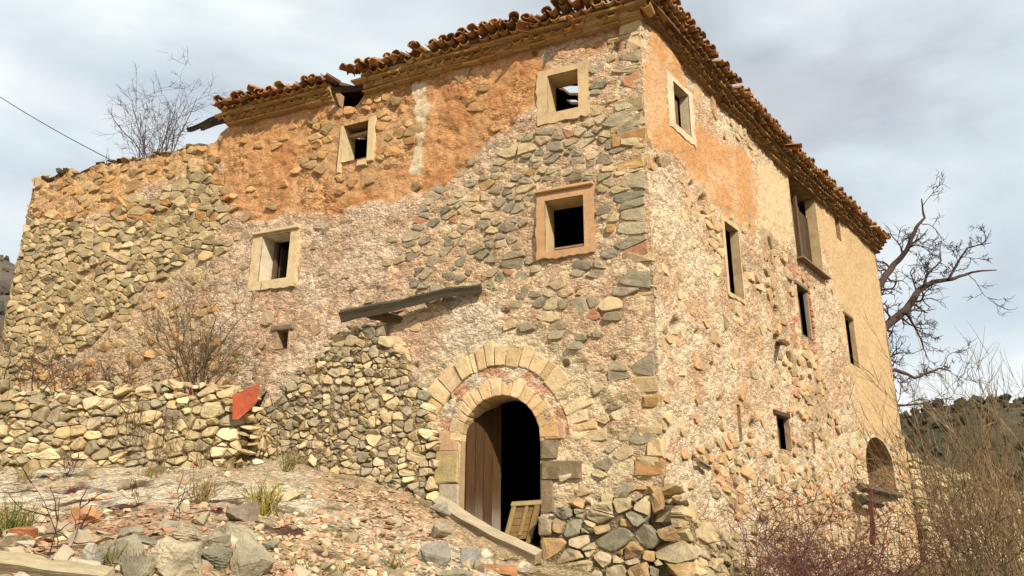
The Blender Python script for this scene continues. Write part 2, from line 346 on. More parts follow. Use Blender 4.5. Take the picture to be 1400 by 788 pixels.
def big_rock(seed, size, sub=3, strata=0.0):
    """a boulder: hull of few points, subdivided and broken up with noise"""
    rg = np.random.default_rng(seed); p = rg.normal(size=(11, 3)); p /= np.linalg.norm(p, axis=1)[:, None]; p *= rg.uniform(0.85, 1.1, (11, 1))
    bm = bmesh.new()
    for q in p: bm.verts.new(q)
    bmesh.ops.convex_hull(bm, input=bm.verts[:])
    for v in [v for v in bm.verts if not v.link_faces]: bm.verts.remove(v)
    bmesh.ops.triangulate(bm, faces=bm.faces[:])
    bmesh.ops.bevel(bm, geom=bm.edges[:], offset=0.03, segments=1, affect='EDGES', clamp_overlap=True)
    bmesh.ops.triangulate(bm, faces=bm.faces[:])
    for _ in range(sub):
        lg = [e_ for e_ in bm.edges if e_.calc_length() > 0.12]
        if lg: bmesh.ops.subdivide_edges(bm, edges=lg, cuts=1, use_grid_fill=False); bmesh.ops.triangulate(bm, faces=bm.faces[:])
    bm.verts.index_update(); V = np.array([v.co[:] for v in bm.verts]); F = [[v.index for v in f.verts] for f in bm.faces]; bm.free()
    nrm = V/np.linalg.norm(V, axis=1)[:, None]
    d = (fbm(V[:, 0]*2.2+seed, V[:, 1]*2.2, V[:, 2]*2.2, 5, 0.62) - 0.5)*0.22
    lay = V[:, 2]*7 + V[:, 0]*2.2 + 1.3*fbm(V[:, 0]*2, V[:, 1]*2, V[:, 2]*2+seed, 3); d += 0.07*strata*(np.abs((lay % 1)-0.5)*2 - 0.5)
    V = V + nrm*d[:, None]
    return V*np.asarray(size), F

# ================================================================ GROUND
def onF(x, y, off=0.0):
    fr = Frame(C2+nF*off, dF, nF); u, v = fr.uv(x, y); return fr.P(u, v)
def onR(x, y, off=0.0):
    fr = Frame(C2+nR*off, dR, nR); u, v = fr.uv(x, y); return fr.P(u, v)
GA, GB = at(-60, 640, 13.5), at(322, 640, 12.9)          # line of the garden wall's foot
ctrl = [onF(640, 748, 0.1), onF(700, 752, 0.1), onF(600, 700, 0.5), onF(560, 680, 0.5), onF(500, 664, 0.5), onF(430, 644, 0.6), onF(360, 632, 0.8),
        GA, GB, at(170, 640, 13.2), at(-400, 640, 14),
        at(0, 790, 4.3), at(200, 790, 4.6), at(400, 790, 5.2), at(560, 790, 6.6), at(700, 790, 8.3), at(-300, 790, 4.2),
        at(0, 722, 6.6), at(200, 712, 7.0), at(100, 672, 10.2), at(300, 664, 10.6), at(420, 700, 8.4), at(520, 715, 9.3), at(600, 745, 9.9), at(660, 770, 9.6),
        at(770, 800, 10.4), at(900, 830, 9.6), at(1000, 822, 11.6), at(1150, 815, 14.5), at(1230, 800, 20),
        [0, 0, 0], [-3, 0, 0.1], [3, 0, -0.3], [5, 5, -0.6], [9, 12, -0.2], [13, 22, 0.6], [2, 5, -0.3], [-12, 2, 0.8], [-22, 12, 3.2], [-20, 30, 4], [0, 30, 2.2], [16, 35, 1.4], [25, 10, -1], [0, -12, -0.6], [22, -10, -2], [-20, -10, 1]]
ctrl = np.array(ctrl, float)
def _phi(r2): return np.where(r2 > 1e-9, 0.5*r2*np.log(np.maximum(r2, 1e-9)), 0)
_n = len(ctrl); _A = np.zeros((_n+3, _n+3))
_A[:_n, :_n] = _phi(((ctrl[:, None, :2]-ctrl[None, :, :2])**2).sum(-1)) + np.eye(_n)*0.03
_A[:_n, _n] = 1; _A[:_n, _n+1:] = ctrl[:, :2]; _A[_n:, :_n] = _A[:_n, _n:].T
_w = np.linalg.solve(_A, np.concatenate([ctrl[:, 2], np.zeros(3)]))
def ground_base(x, y):
    x = np.asarray(x, float); y = np.asarray(y, float); sh = x.shape; X = x.ravel(); Y = y.ravel()
    z = _w[_n] + _w[_n+1]*X + _w[_n+2]*Y
    for k in range(_n): z = z + _w[k]*_phi((X-ctrl[k, 0])**2 + (Y-ctrl[k, 1])**2)
    d = np.hypot(X, Y-12); far = sm(22, 60, d); z = np.clip(z, -3, 5)*(1-far) + far*(-1.5 + 2.5*(fbm(X*0.01, Y*0.01)-0.5))
    return z.reshape(sh)
def ground_z(x, y):
    x = np.asarray(x, float); y = np.asarray(y, float); near = 1-sm(20, 40, np.hypot(x, y-8))
    z = ground_base(x, y)
    lay = fbm(x*0.7, y*0.7, 0, 4)
    strata = ((z*7 + lay*5 + y*0.35) % 1.0)          # thin beds of the bare rock
    return z + near*((lay-0.5)*0.22 + (fbm(x*3.1, y*3.1, 2, 4)-0.5)*0.13 + (strata-0.5)*0.045)
def axis(lo, hi, f0, f1, st):
    a = list(np.arange(f0, f1, st)); d = st; x = f1
    while x < hi: a.append(x); d *= 1.16; x += d
    a.append(hi); d = st; x = f0-st; b = []
    while x > lo: b.append(x); d *= 1.16; x -= d
    b.append(lo); return np.array(sorted(b)+a)
gx = axis(-2500, 2500, -8.5, 5.0, 0.05); gy = axis(-300, 3000, 3.0, 15.0, 0.055)
GX, GY = np.meshgrid(gx, gy); GZ = ground_z(GX, GY)
V = np.stack([GX, GY, GZ], -1).reshape(-1, 3); nx, ny = len(gx), len(gy)
idx = (np.arange(ny-1)[:, None]*nx + np.arange(nx-1)[None, :]).ravel()
Fq = np.stack([idx, idx+1, idx+1+nx, idx+nx], -1)
px_, py_ = pj(V); e1 = (fbm(V[:, 0]*0.9, V[:, 1]*0.9, 5, 5)-0.5); e2 = (fbm(V[:, 0]*3, V[:, 1]*3, 9, 4)-0.5)
def mixc(col, c, m): return col*(1-m[:, None]) + np.asarray(c)[None, :]*m[:, None]
col = np.tile(alb(196, 166, 124), (len(V), 1))
col = mixc(col, alb(228, 208, 172), sm(-30, 25, sdpoly(px_, py_, [(-50, 652), (180, 650), (420, 655), (440, 680), (420, 705), (200, 702), (-50, 700)]) + e1*120))
col = mixc(col, alb(226, 206, 170), sm(-25, 25, sdpoly(px_, py_, [(380, 680), (520, 690), (600, 720), (700, 790), (520, 790), (470, 730)]) + e1*120))
col = mixc(col, alb(210, 170, 132), 0.7*sm(-20, 25, sdpoly(px_, py_, [(430, 650), (520, 655), (590, 700), (600, 745), (520, 740), (460, 690)]) + e1*110))
col = mixc(col, alb(196, 150, 112), 0.8*sm(-20, 25, sdpoly(px_, py_, [(-50, 700), (330, 695), (200, 750), (-50, 765)]) + e1*110))
col = mixc(col, alb(122, 104, 62), 0.8*sm(0.08, 0.22, e2 + 0.5*e1 - 0.02))
col = mixc(col, alb(150, 126, 88), sm(10, 26, np.hypot(V[:, 0], V[:, 1]-8)))
col = mixc(col, alb(112, 104, 66), 0.6*sm(-40, 40, px_-760)*sm(0, 60, V[:, 1]*0+40))
# dark red stonecrop mats growing in the hollows of the rock
moss = sm(0.06, 0.13, fbm(V[:, 0]*2.6, V[:, 1]*2.6, 31, 5)-0.5)*np.maximum(sm(-10, 12, sdpoly(px_, py_, [(0, 660), (120, 665), (330, 690), (330, 710), (180, 705), (60, 680), (0, 675)])+e2*50), np.maximum(
    sm(-10, 12, sdpoly(px_, py_, [(450, 715), (520, 735), (600, 765), (560, 785), (480, 760)])+e2*50), 0.8*sm(-8, 8, sdpoly(px_, py_, [(340, 695), (440, 710), (480, 760), (380, 780)])+e2*40)))
col = mixc(col, alb(92, 46, 44), moss)
g = link('ground', mesh('ground', V, Fq, 'ground', col, True)); struct(g); g['label'] = 'sloping bare ground of pale bedded rock, earth and red tile scree'

# terrace of earth behind the garden wall, up to the facade
tx = np.linspace(-9.8, GB[0]-0.12, 60); ty = np.linspace(0, 1, 34)
TX, TT = np.meshgrid(tx, ty)
y0 = GA[1] + (TX-GA[0])/(GB[0]-GA[0])*(GB[1]-GA[1]) + 0.30; y1 = C2[1] + (C2[0]-TX)/(-dF[0])*dF[1] + 0.1
TY = y0 + (y1-y0)*TT; TZ = 3.32 + 0.85*TT + 0.18*(fbm(TX*1.2, TY*1.2, 3)-0.5)*2
V = np.stack([TX, TY, TZ], -1).reshape(-1, 3); idx = (np.arange(33)[:, None]*60 + np.arange(59)[None, :]).ravel()
o = link('terrace', mesh('terrace', V, np.stack([idx, idx+1, idx+61, idx+60], -1), 'ground', mixc(np.tile(alb(150, 122, 82), (len(V), 1)), alb(112, 96, 58), sm(0.45, 0.6, fbm(V[:, 0]*2, V[:, 1]*2))), True)); struct(o)
def gz(x, y): return float(ground_z(np.array([x]), np.array([y]))[0])
def seat(px, py, guess=(3.5, 16)):      # where the ray through a photo position meets the ground
    r = ray(px, py); ts = np.linspace(guess[0], guess[1], 700); P = CAM[None] + r[None]*(ts/r[1])[:, None]
    d = P[:, 2] - ground_z(P[:, 0], P[:, 1]); k = np.where(d < 0)[0]
    k = k[0] if len(k) else len(ts)-1
    return P[k]

# ================================================================ FARMHOUSE
house = thing('farmhouse', (C2[0], C2[1], 1.0), 'ruined three-storey stone farmhouse with ochre plaster, small square windows and broken tile roof', 'farmhouse')
def rect_px(fr, a, b):
    (u0, v0), (u1, v1) = fr.uv(*a), fr.uv(*b); return (min(u0, u1), max(u0, u1), min(v0, v1), max(v0, v1))
OF = dict(a=(1.17, 1.75, 8.77, 9.55), b=(1.12, 1.82, 6.12, 7.06), c=(7.34, 8.06, 6.37, 7.35), d=(5.64, 6.25, 8.69, 9.52), e=rect_px(FF, (379, 452), (393, 476)))
AU, AH, ASP, ATOP, AB = 2.65, 0.71, 3.0, 3.73, 1.30        # the arched doorway
r6 = rect_px(FR, (1139.5, 291), (1146.5, 331))
OR = dict(a=(1.15, 1.79, 8.70, 9.60), b=(3.05, 3.72, 5.95, 7.42), c=(7.38, 9.42, 7.92, ZE+0.2), d=(7.10, 7.90, 5.95, 7.16), e=(10.9, 11.75, 5.92, 7.27),
          f=(r6[0], r6[0]+0.42, r6[2]+0.1, r6[3]), g=(4.90, 5.60, 3.18, 3.84), h=(2.93, 3.06, 3.15, 3.80), i=(6.98, 7.12, 3.25, 3.70))
NU, NH, NSP, NTOP, NB = 12.6, 1.42, 3.30, 4.10, 2.62       # arched niche of the side wall
def dist_open(u, v, rects, arches):
    d = np.full(np.shape(u), 9.0)
    for (a, b, c, e_) in rects: d = np.minimum(d, np.hypot(np.maximum(np.maximum(a-u, u-b), 0), np.maximum(np.maximum(c-v, v-e_), 0)))
    for (cu, hw, sp, top, b) in arches:
        k = np.where(v > sp, np.hypot((u-cu)/hw, (v-sp)/(top-sp)), np.abs(u-cu)/hw); d = np.minimum(d, np.where(v < b-0.05, np.hypot(np.maximum(np.abs(u-cu)-hw, 0), b-v), np.maximum(k-1, 0)*hw))
    return d
def bulgeF(u, v):
    u, v = np.asarray(u, float), np.asarray(v, float)
    return ((fbm(u*0.45, v*0.45, 1, 3)-0.5)*0.16 + (fbm(u*1.6, v*1.6, 7, 3)-0.5)*0.07)*sm(0.0, 0.35, dist_open(u, v, OF.values(), [(AU, AH, ASP, ATOP, AB)]))*sm(-0.02, 0.4, u)
def bulgeR(u, v):
    u, v = np.asarray(u, float), np.asarray(v, float)
    return ((fbm(u*0.45+50, v*0.45, 4, 3)-0.5)*0.16 + (fbm(u*1.6+50, v*1.6, 9, 3)-0.5)*0.07)*sm(0.0, 0.35, dist_open(u, v, OR.values(), [(NU, NH, NSP, NTOP, NB)]))*sm(-0.02, 0.4, u)
def holes(px, py, spots):
    d = 0
    for (x, y, rx, ry, dep) in spots: d = d - dep*sm(1.25, 0.75, np.hypot((px-x)/rx, (py-y)/ry))
    return d
# ---- zones of the front wall, outlined on the wall surface
Z_OCH = [(294, 180), (330, 160), (470, 135), (570, 108), (735, 62), (748, 92), (724, 140), (704, 172), (650, 215), (604, 252), (555, 268), (480, 283), (420, 288), (300, 300)]
Z_OCH2 = [(735, 62), (895, 5), (890, 85), (830, 78), (748, 95)]
Z_TAN = [(30, 232), (230, 195), (300, 180), (300, 222), (210, 262), (140, 300), (30, 308)]
Z_A = [(-30, 320), (50, 296), (140, 296), (210, 258), (298, 215), (304, 300), (290, 370), (215, 395), (150, 440), (120, 480), (-30, 520)]
Z_B = [(560, 292), (600, 258), (655, 222), (708, 178), (728, 140), (752, 100), (830, 82), (890, 90), (905, 700), (760, 700), (750, 560), (640, 470), (560, 430), (545, 350)]
Z_STREAK = [(564, 116), (580, 114), (584, 150), (577, 190), (572, 238), (557, 240), (564, 190)]
Z_WHITE = [(606, 420), (660, 410), (700, 440), (690, 478), (615, 480)]
Z_LOW = [(745, 560), (905, 520), (910, 700), (745, 700)]
Z_LRUB = [(120, 470), (215, 398), (300, 420), (330, 520), (100, 540), (-30, 530)]
def front_zone(px, py, u, v):
    n = (fbm(u*1.1, v*1.1, 2, 5)-0.5)*90; n2 = (fbm(u*4, v*4, 6, 4)-0.5)*50; n3 = fbm(u*2.1, v*2.1, 12, 4)
    z = {}
    z['och'] = sm(-4, 5, sdpoly(px, py, Z_OCH)+n*0.35+n2*0.5); z['och2'] = sm(-4, 8, sdpoly(px, py, Z_OCH2)+n*0.3+n2)
    z['tan'] = sm(-4, 8, sdpoly(px, py, Z_TAN)+n*0.5+n2); z['A'] = sm(-4, 6, sdpoly(px, py, Z_A)+n*0.4+n2)
    z['B'] = sm(-5, 8, sdpoly(px, py, Z_B)+n*0.4+n2); z['streak'] = sm(-1, 1.5, sdpoly(px, py, Z_STREAK)+n2*0.34); z['white'] = sm(-6, 8, sdpoly(px, py, Z_WHITE)+n2)
    z['low'] = sm(-8, 12, sdpoly(px, py, Z_LOW)+n*0.4+n2); z['lrub'] = sm(-8, 12, sdpoly(px, py, Z_LRUB)+n*0.4+n2)
    ra = np.hypot((u-AU)/1.0, np.maximum(v-ASP, 0)/1.05); z['band'] = sm(0.98, 1.03, ra)*sm(1.30, 1.22, ra)*sm(-0.25, 0.15, v-ASP+0.3*(n3-0.5))*(np.abs(u-AU) < 1.2)
    z['ring2'] = sm(1.22, 1.28, ra)*sm(1.95, 1.75, ra)*(v > ASP-0.1)
    return z, n3
def front_color(P, u, v):
    px, py = pj(P); z, n3 = front_zone(px, py, u, v); k = len(u)
    c = np.tile(alb(210, 178, 142), (k, 1))
    c = mixc(c, alb(200, 162, 126), sm(0.52, 0.66, n3)*0.8); c = mixc(c, alb(222, 192, 156), sm(0.50, 0.36, n3)*0.8)
    c = mixc(c, alb(206, 170, 128), z['B']*0.85); c = mixc(c, alb(222, 192, 150), z['B']*sm(0.52, 0.62, fbm(u*3, v*3, 21, 4))*0.8)
    c = mixc(c, alb(192, 160, 114), z['A']); c = mixc(c, alb(210, 180, 136), z['A']*sm(0.55, 0.64, fbm(u*2.2, v*2.2, 41, 4))*0.8); c = mixc(c, alb(196, 166, 122), z['lrub']*0.7)
    c = mixc(c, alb(216, 172, 118), z['tan']); c = mixc(c, alb(206, 148, 92), z['tan']*sm(0.5, 0.62, n3)*0.6)
    o = np.tile(alb(208, 152, 98), (k, 1)); o = mixc(o, alb(196, 136, 84), sm(0.52, 0.64, fbm(u*1.4, v*1.4, 51, 5))); o = mixc(o, alb(214, 162, 110), sm(0.56, 0.68, fbm(u*1.9, v*1.9, 61, 5))*0.7)
    for kk, f_ in (('och', 1.0), ('och2', 0.55)): m = (z[kk]*f_)[:, None]; c = c*(1-m)+o*m
    f4 = sm(1.7, 0.7, np.hypot((u-5.7)/1.0, (v-9.1)/0.8))*z['och']*0.6; c = mixc(c, alb(204, 164, 116), f4)
    c = mixc(c, alb(224, 198, 152), z['low']*sm(0.42, 0.6, fbm(u*2.4, v*2.4, 71, 4))); c = mixc(c, alb(202, 146, 106), z['band']*0.9); c = mixc(c, alb(226, 204, 166), z['band']*sm(0.5, 0.58, fbm(u*5, v*5, 81, 3))); c = mixc(c, alb(222, 196, 152), z['ring2']*0.8)
    c = mixc(c, alb(228, 202, 160), z['streak']); c = mixc(c, alb(230, 210, 178), z['white']*0.6)
    pink = sm(0.57, 0.66, fbm(u*0.9, v*1.3, 91, 4))*(1-z['och'])*(1-z['A']); c = mixc(c, alb(212, 162, 128), pink*0.3)
    quo = sm(0.45, 0.1, u)*sm(0.45, 0.6, fbm(u*2+9, v*1.5, 95, 4)); c = mixc(c, alb(230, 200, 152), quo*0.9)
    co = 1 - 0.66*z['och']*sm(0.62, 0.5, n3) - 0.35*z['tan']; co = np.minimum(co, 1-0.85*z['streak']); co = np.minimum(co, 1-0.5*quo)
    return np.c_[c, np.clip(co, 0.1, 1)]
def front_disp(P, u, v):
    px, py = pj(P); z, n3 = front_zone(px, py, u, v)
    d = bulgeF(u, v); near = sm(0.0, 0.10, dist_open(u, v, OF.values(), [(AU, AH, ASP, ATOP, AB)]))
    fine = (fbm(u*9, v*9, 3, 4)-0.5)*0.055 + (fbm(u*3.2, v*3.2, 15, 3)-0.5)*0.05
    wx = u + 0.12*fbm(u*5, v*5, 1, 3); wy = v + 0.12*fbm(u*5, v*5, 8, 3)
    clod = sm(0.44, 0.50, fbm(wx*3.4, wy*4.8, 44, 5, 0.6)); clod2 = sm(0.43, 0.50, fbm(wx*8+3, wy*11+7, 45, 4, 0.6))
    r = fine*(1-0.35*z['och']) + (clod-1)*0.035*(0.35 + 0.75*z['och']*sm(0.40, 0.6, n3) + 0.7*z['tan']) + (clod2-1)*0.018
    r = r - 0.025*z['A'] - 0.012*z['B'] - 0.012*z['och'] + 0.016*z['streak'] + 0.01*z['white'] - 0.03*z['band'] - 0.02*z['ring2']
    r = r + holes(px, py, [(603, 543, 8, 6, .30), (838, 490, 4, 3, .1), (790, 400, 5, 4, .08), (688, 425, 6, 4, .1), (772, 497, 5, 4, .15), (566, 500, 4, 3, .1), (630, 495, 3, 3, .12), (560, 650, 5, 4, .12), (730, 72, 4, 4, .12), (842, 55, 3, 16, .07), (860, 35, 4, 3, .1), (822, 648, 5, 3, .15)])
    return d + r*near*sm(-0.01, 0.08, u)
Z_ROCH = [(884, 40), (905, 50), (938, 105), (952, 165), (985, 188), (1028, 218), (1031, 320), (1004, 300), (962, 262), (935, 225), (910, 205), (886, 195)]
Z_RCREAM = [(1030, 212), (1082, 246), (1088, 335), (1052, 332), (1033, 300)]
Z_RTAN = [(1105, 270), (1205, 335), (1238, 610), (1180, 592), (1165, 520), (1140, 400)]
Z_RSTO = [(1050, 300), (1100, 370), (1120, 480), (1145, 600), (1100, 610), (1080, 520), (1040, 420), (965, 330), (970, 280)]
Z_RLOW = [(900, 560), (1240, 600), (1240, 790), (900, 790)]
def side_zone(px, py, u, v):
    n = (fbm(u*1.1+30, v*1.1, 2, 5)-0.5)*70; n2 = (fbm(u*4+30, v*4, 6, 4)-0.5)*36; z = {}
    for k, p, w in (('och', Z_ROCH, 0.3), ('cream', Z_RCREAM, 0.3), ('tan', Z_RTAN, 0.3), ('sto', Z_RSTO, 0.4), ('low', Z_RLOW, 0.8)): z[k] = sm(-4, 6, sdpoly(px, py, p)+n*w+n2*0.5)
    z['n3'] = fbm(u*2.1+30, v*2.1, 12, 4); return z
def side_color(P, u, v):
    px, py = pj(P); z = side_zone(px, py, u, v); k = len(u); n3 = z['n3']
    c = np.tile(alb(214, 182, 142), (k, 1)); c = mixc(c, alb(202, 160, 118), sm(0.52, 0.64, n3)*0.7); c = mixc(c, alb(222, 196, 156), sm(0.48, 0.36, n3)*0.8)
    c = mixc(c, alb(220, 196, 156), z['low']*sm(0.42, 0.55, fbm(u*3, v*3, 7, 4))*0.8)
    c = mixc(c, alb(224, 194, 144), z['cream']*0.9); c = mixc(c, alb(214, 176, 124), z['tan']*0.9)
    o = mixc(np.tile(alb(214, 156, 100), (k, 1)), alb(220, 178, 128), sm(0.52, 0.64, fbm(u*1.9, v*1.9, 60, 4))*0.7)
    m = z['och'][:, None]; c = c*(1-m)+o*m
    c = mixc(c, alb(184, 150, 110), z['sto']*sm(0.45, 0.6, fbm(u*2.3, v*2.3, 19, 4))*0.7)
    st = sm(0.60, 0.68, fbm(u*2.4, v*0.5, 77, 4))*sm(6.0, 2.5, v); c = mixc(c, alb(206, 158, 120), st*0.4)
    co = 1 - 0.80*np.maximum(z['och'], np.maximum(z['cream'], z['tan']*0.95))
    br = sm(0.55, 0.0, np.maximum(np.maximum(np.abs(u-7.5)-0.55, 0), np.maximum(np.abs(v-6.55)-0.75, 0)))*sm(0.4, 0.55, fbm(u*4, v*4, 17, 3)); c = mixc(c, alb(190, 116, 76), br*0.7)
    return np.c_[c, co]
def side_disp(P, u, v):
    px, py = pj(P); z = side_zone(px, py, u, v)
    d = bulgeR(u, v); near = sm(0.0, 0.10, dist_open(u, v, OR.values(), [(NU, NH, NSP, NTOP, NB)]))
    fine = (fbm(u*9+30, v*9, 3, 4)-0.5)*0.045 + (fbm(u*3.2+30, v*3.2, 15, 3)-0.5)*0.03
    wx = u + 0.12*fbm(u*5, v*5, 1, 3); wy = v + 0.12*fbm(u*5, v*5, 8, 3)
    clod = sm(0.44, 0.51, fbm(wx*3.2, wy*4.5, 46, 5, 0.6)); clod2 = sm(0.43, 0.50, fbm(wx*8+3, wy*11+7, 47, 4, 0.6)); smooth = np.maximum(z['och'], np.maximum(z['cream'], z['tan']))
    r = (fine + (clod-1)*0.014 + (clod2-1)*0.014)*(1-0.72*smooth) - 0.02*z['sto'] + 0.008*smooth - 0.02*z['low']
    r = r + holes(px, py, [(964, 280, 5, 13, .12), (1062, 428, 3.5, 9, .30), (1063, 466, 4.5, 9, .30), (925, 446, 5, 11, .14), (953, 458, 4, 8, .12), (1018, 372, 3, 5, .1), (972, 501, 4, 4, .2), (1013, 486, 2.5, 6, .12),
                           (900, 222, 5, 7, .1), (949, 252, 3, 5, .1), (1147, 560, 3, 4, .1), (1052, 628, 3, 5, .2), (952, 634, 4, 9, .2), (1031, 590, 6, 14, .16), (1022, 312, 4, 4, .1), (1152, 627, 2.5, 5, .2), (1030, 514, 3, 3, .1), (1125, 592, 2.5, 5, .1), (983, 548, 3, 3, .1)])
    return d + r*near*sm(-0.01, 0.08, u)
tf = [(-1, ZE+.05), (5.7, ZE+.05), (5.95, 9.95), (6.4, 9.93), (6.6, ZE), (9.45, ZE), (9.75, 9.98), (10.3, 9.93), (11.2, 9.99), (12.2, 10.0), (13.1, 10.05), (14.3, 10.02), (15.2, 10.08), (15.9, 10.04)]
tr_ = [(-1, ZE+.05), (0.6, ZE+.12), (1.8, ZE+.02), (3.6, ZE-.12), (7.5, ZE-.15), (11.5, ZE+0.05), (16, ZE+.30)]
def topF(u): return np.interp(u, *zip(*tf)) + np.where(np.asarray(u) > 9.7, (fbm(np.asarray(u)*2.5, 3.3, 0, 4)-0.5)*0.32, 0)
def topR(u): return np.interp(u, *zip(*tr_))
def wall_sheet(fr, u1, v0, v1, step, rects, arches, top, disp, color, w=0.0):
    us = np.arange(0, u1+step*0.5, step); us[-1] = u1; vs = np.arange(v0, v1, step)
    for (a, b, c, d) in rects:
        for x in (a, b): k = np.argmin(np.abs(us-x)); us[k] = x
        for x in (c, d): k = np.argmin(np.abs(vs-x)); vs[k] = x
    Ug, Vg = np.meshgrid(us, vs); nx, ny = len(us), len(vs); T = top(Ug); Vc = np.minimum(Vg, T)
    uc = 0.25*(Ug[:-1, :-1]+Ug[1:, :-1]+Ug[:-1, 1:]+Ug[1:, 1:]); vc = 0.25*(Vg[:-1, :-1]+Vg[1:, :-1]+Vg[:-1, 1:]+Vg[1:, 1:])
    keep = (Vg[:-1, :-1] < T[:-1, :-1]) | (Vg[:-1, 1:] < T[:-1, 1:])
    for (a, b, c, d) in rects: keep &= ~((uc > a) & (uc < b) & (vc > c) & (vc < d))
    Us, Vs = Ug.copy(), Vc.copy()
    for (cu, hw, sp, tp, b) in arches:
        rr = np.hypot((uc-cu)/hw, np.maximum(vc-sp, 0)/(tp-sp)); ins = (rr < 1) & (vc > b); keep &= ~ins
        q = np.hypot((Ug-cu)/hw, np.maximum(Vg-sp, 0)/(tp-sp)); tol = 0.75*step/min(hw, tp-sp)
        near = (np.abs(q-1) < tol) & (Vg > b-step*0.4)
        s = 1/np.maximum(q, 1e-6); Us = np.where(near, cu+(Ug-cu)*s, Us); Vs = np.where(near & (Vg > sp), sp+(Vg-sp)*s, Vs)
    u_, v_ = Us.ravel(), Vs.ravel(); P = fr.P(u_, v_, 0)
    dd = disp(P, u_, v_) if disp else np.zeros(len(u_))
    c = color(P, u_, v_) if color else np.tile(np.r_[alb(150, 124, 92), 1.0], (len(u_), 1))
    V = fr.P(u_, v_, w + dd)
    ii, jj = np.where(keep); k0 = ii*nx+jj; Fq = np.stack([k0, k0+1, k0+1+nx, k0+nx], -1)
    used = np.unique(Fq); mp_ = -np.ones(nx*ny, int); mp_[used] = np.arange(len(used))
    return V[used], mp_[Fq], c[used]
off_h = np.array(house.location)
def build_wall(name, fr, L_, rects, arches, top, disp, color, v0, flip, spl):
    V, F_, c = wall_sheet(fr, L_, v0, ZE+0.6, 0.036, rects, arches, top, disp, color)
    c[:, :3] = np.clip(c[:, :3]*1.08, 0, 0.86)
    V2, F2, c2 = wall_sheet(fr, L_, v0, ZE+0.6, 0.30, [(a-0.25, min(b+spl, L_-0.4), c-0.15, d+0.1) for (a, b, c, d) in rects], arches, lambda u: top(u)-0.02, None, None, w=-0.55)
    if flip: F_ = F_[:, ::-1]
    else: F2 = F2[:, ::-1]
    us = np.arange(0, L_, 0.1); t = top(us)-0.01; b = len(V)+len(V2)          # rough top and the two ends close the wall
    S = np.vstack([fr.P(us, t, 0.0), fr.P(us, t, -0.55)]); n = len(us)
    Fs = [[b+i, b+i+1, b+n+i+1, b+n+i] for i in range(n-1)]
    vv = np.linspace(v0, float(top(L_)), 40); b2 = b+len(S); E_ = np.vstack([fr.P(L_, vv, 0.01*np.sin(vv*9)), fr.P(L_, vv, -0.55)])
    Fs += [[b2+i, b2+i+1, b2+40+i+1, b2+40+i] for i in range(39)]
    Va = np.vstack([V, V2, S, E_]); Fa = F_.tolist()+(F2+len(V)).tolist()+Fs
    ca = np.vstack([c, c2, np.tile(np.r_[alb(186, 150, 106), 1.0], (len(S)+len(E_), 1))])
    return link(name, mesh(name, Va-off_h, Fa, 'wall_plaster', ca, True), house)
front = build_wall('front_wall', FF, LF, list(OF.values()), [(AU, AH, ASP, ATOP, AB)], topF, front_disp, front_color, 0.0, True, 0.3)
front['label'] = 'front wall with the arched doorway, patches of ochre earth plaster and bare rubble'
side = build_wall('side_wall', FR, LR, list(OR.values()), [(NU, NH, NSP, NTOP, NB)], topR, side_disp, side_color, -0.8, False, 1.3)
side['label'] = 'long side wall of beige and orange plaster with tall narrow windows'
# ---- rear and party walls, floors: what stands inside and behind
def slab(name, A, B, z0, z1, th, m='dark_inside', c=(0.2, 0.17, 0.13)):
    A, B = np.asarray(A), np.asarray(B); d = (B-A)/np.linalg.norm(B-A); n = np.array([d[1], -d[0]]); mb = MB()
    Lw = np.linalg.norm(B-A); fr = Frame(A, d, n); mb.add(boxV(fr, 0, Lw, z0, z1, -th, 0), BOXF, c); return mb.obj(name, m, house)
Ai = C2 + dF*UP; Bi = Ai + dR*LR; Di = C2 + dR*LR
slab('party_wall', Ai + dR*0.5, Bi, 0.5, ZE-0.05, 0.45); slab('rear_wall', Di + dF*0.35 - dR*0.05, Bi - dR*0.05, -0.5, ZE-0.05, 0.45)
slab('ruined_end_wall', C2 + dF*(LF-0.02) + dR*0.56, C2 + dF*(LF-0.02) + dR*6.5, 1.5, 9.3, 0.5, 'wall_plaster', alb(170, 140, 100))
Ci = C2 - nF*0.58 - nR*0.58
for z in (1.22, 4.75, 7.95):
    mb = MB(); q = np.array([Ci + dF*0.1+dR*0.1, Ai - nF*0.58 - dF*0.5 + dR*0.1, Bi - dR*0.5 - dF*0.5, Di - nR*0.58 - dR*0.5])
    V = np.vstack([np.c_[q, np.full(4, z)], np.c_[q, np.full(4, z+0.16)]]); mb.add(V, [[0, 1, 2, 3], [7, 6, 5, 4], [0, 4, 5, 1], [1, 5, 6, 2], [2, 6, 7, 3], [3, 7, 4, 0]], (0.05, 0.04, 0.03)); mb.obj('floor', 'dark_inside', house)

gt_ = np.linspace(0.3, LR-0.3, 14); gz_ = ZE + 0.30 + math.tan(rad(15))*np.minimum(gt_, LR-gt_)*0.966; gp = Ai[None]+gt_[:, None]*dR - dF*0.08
mb = MB(); V = np.vstack([np.c_[gp+dF*w, zz__] for w in (0, -0.3) for zz__ in (np.full(14, ZE-0.1), gz_)]); mb.add(V, [[o_+i, o_+i+1, o_+14+i+1, o_+14+i] for o_ in (0, 28) for i in range(13)], (0.1, 0.08, 0.06)); mb.obj('gable_wall', 'dark_inside', house)
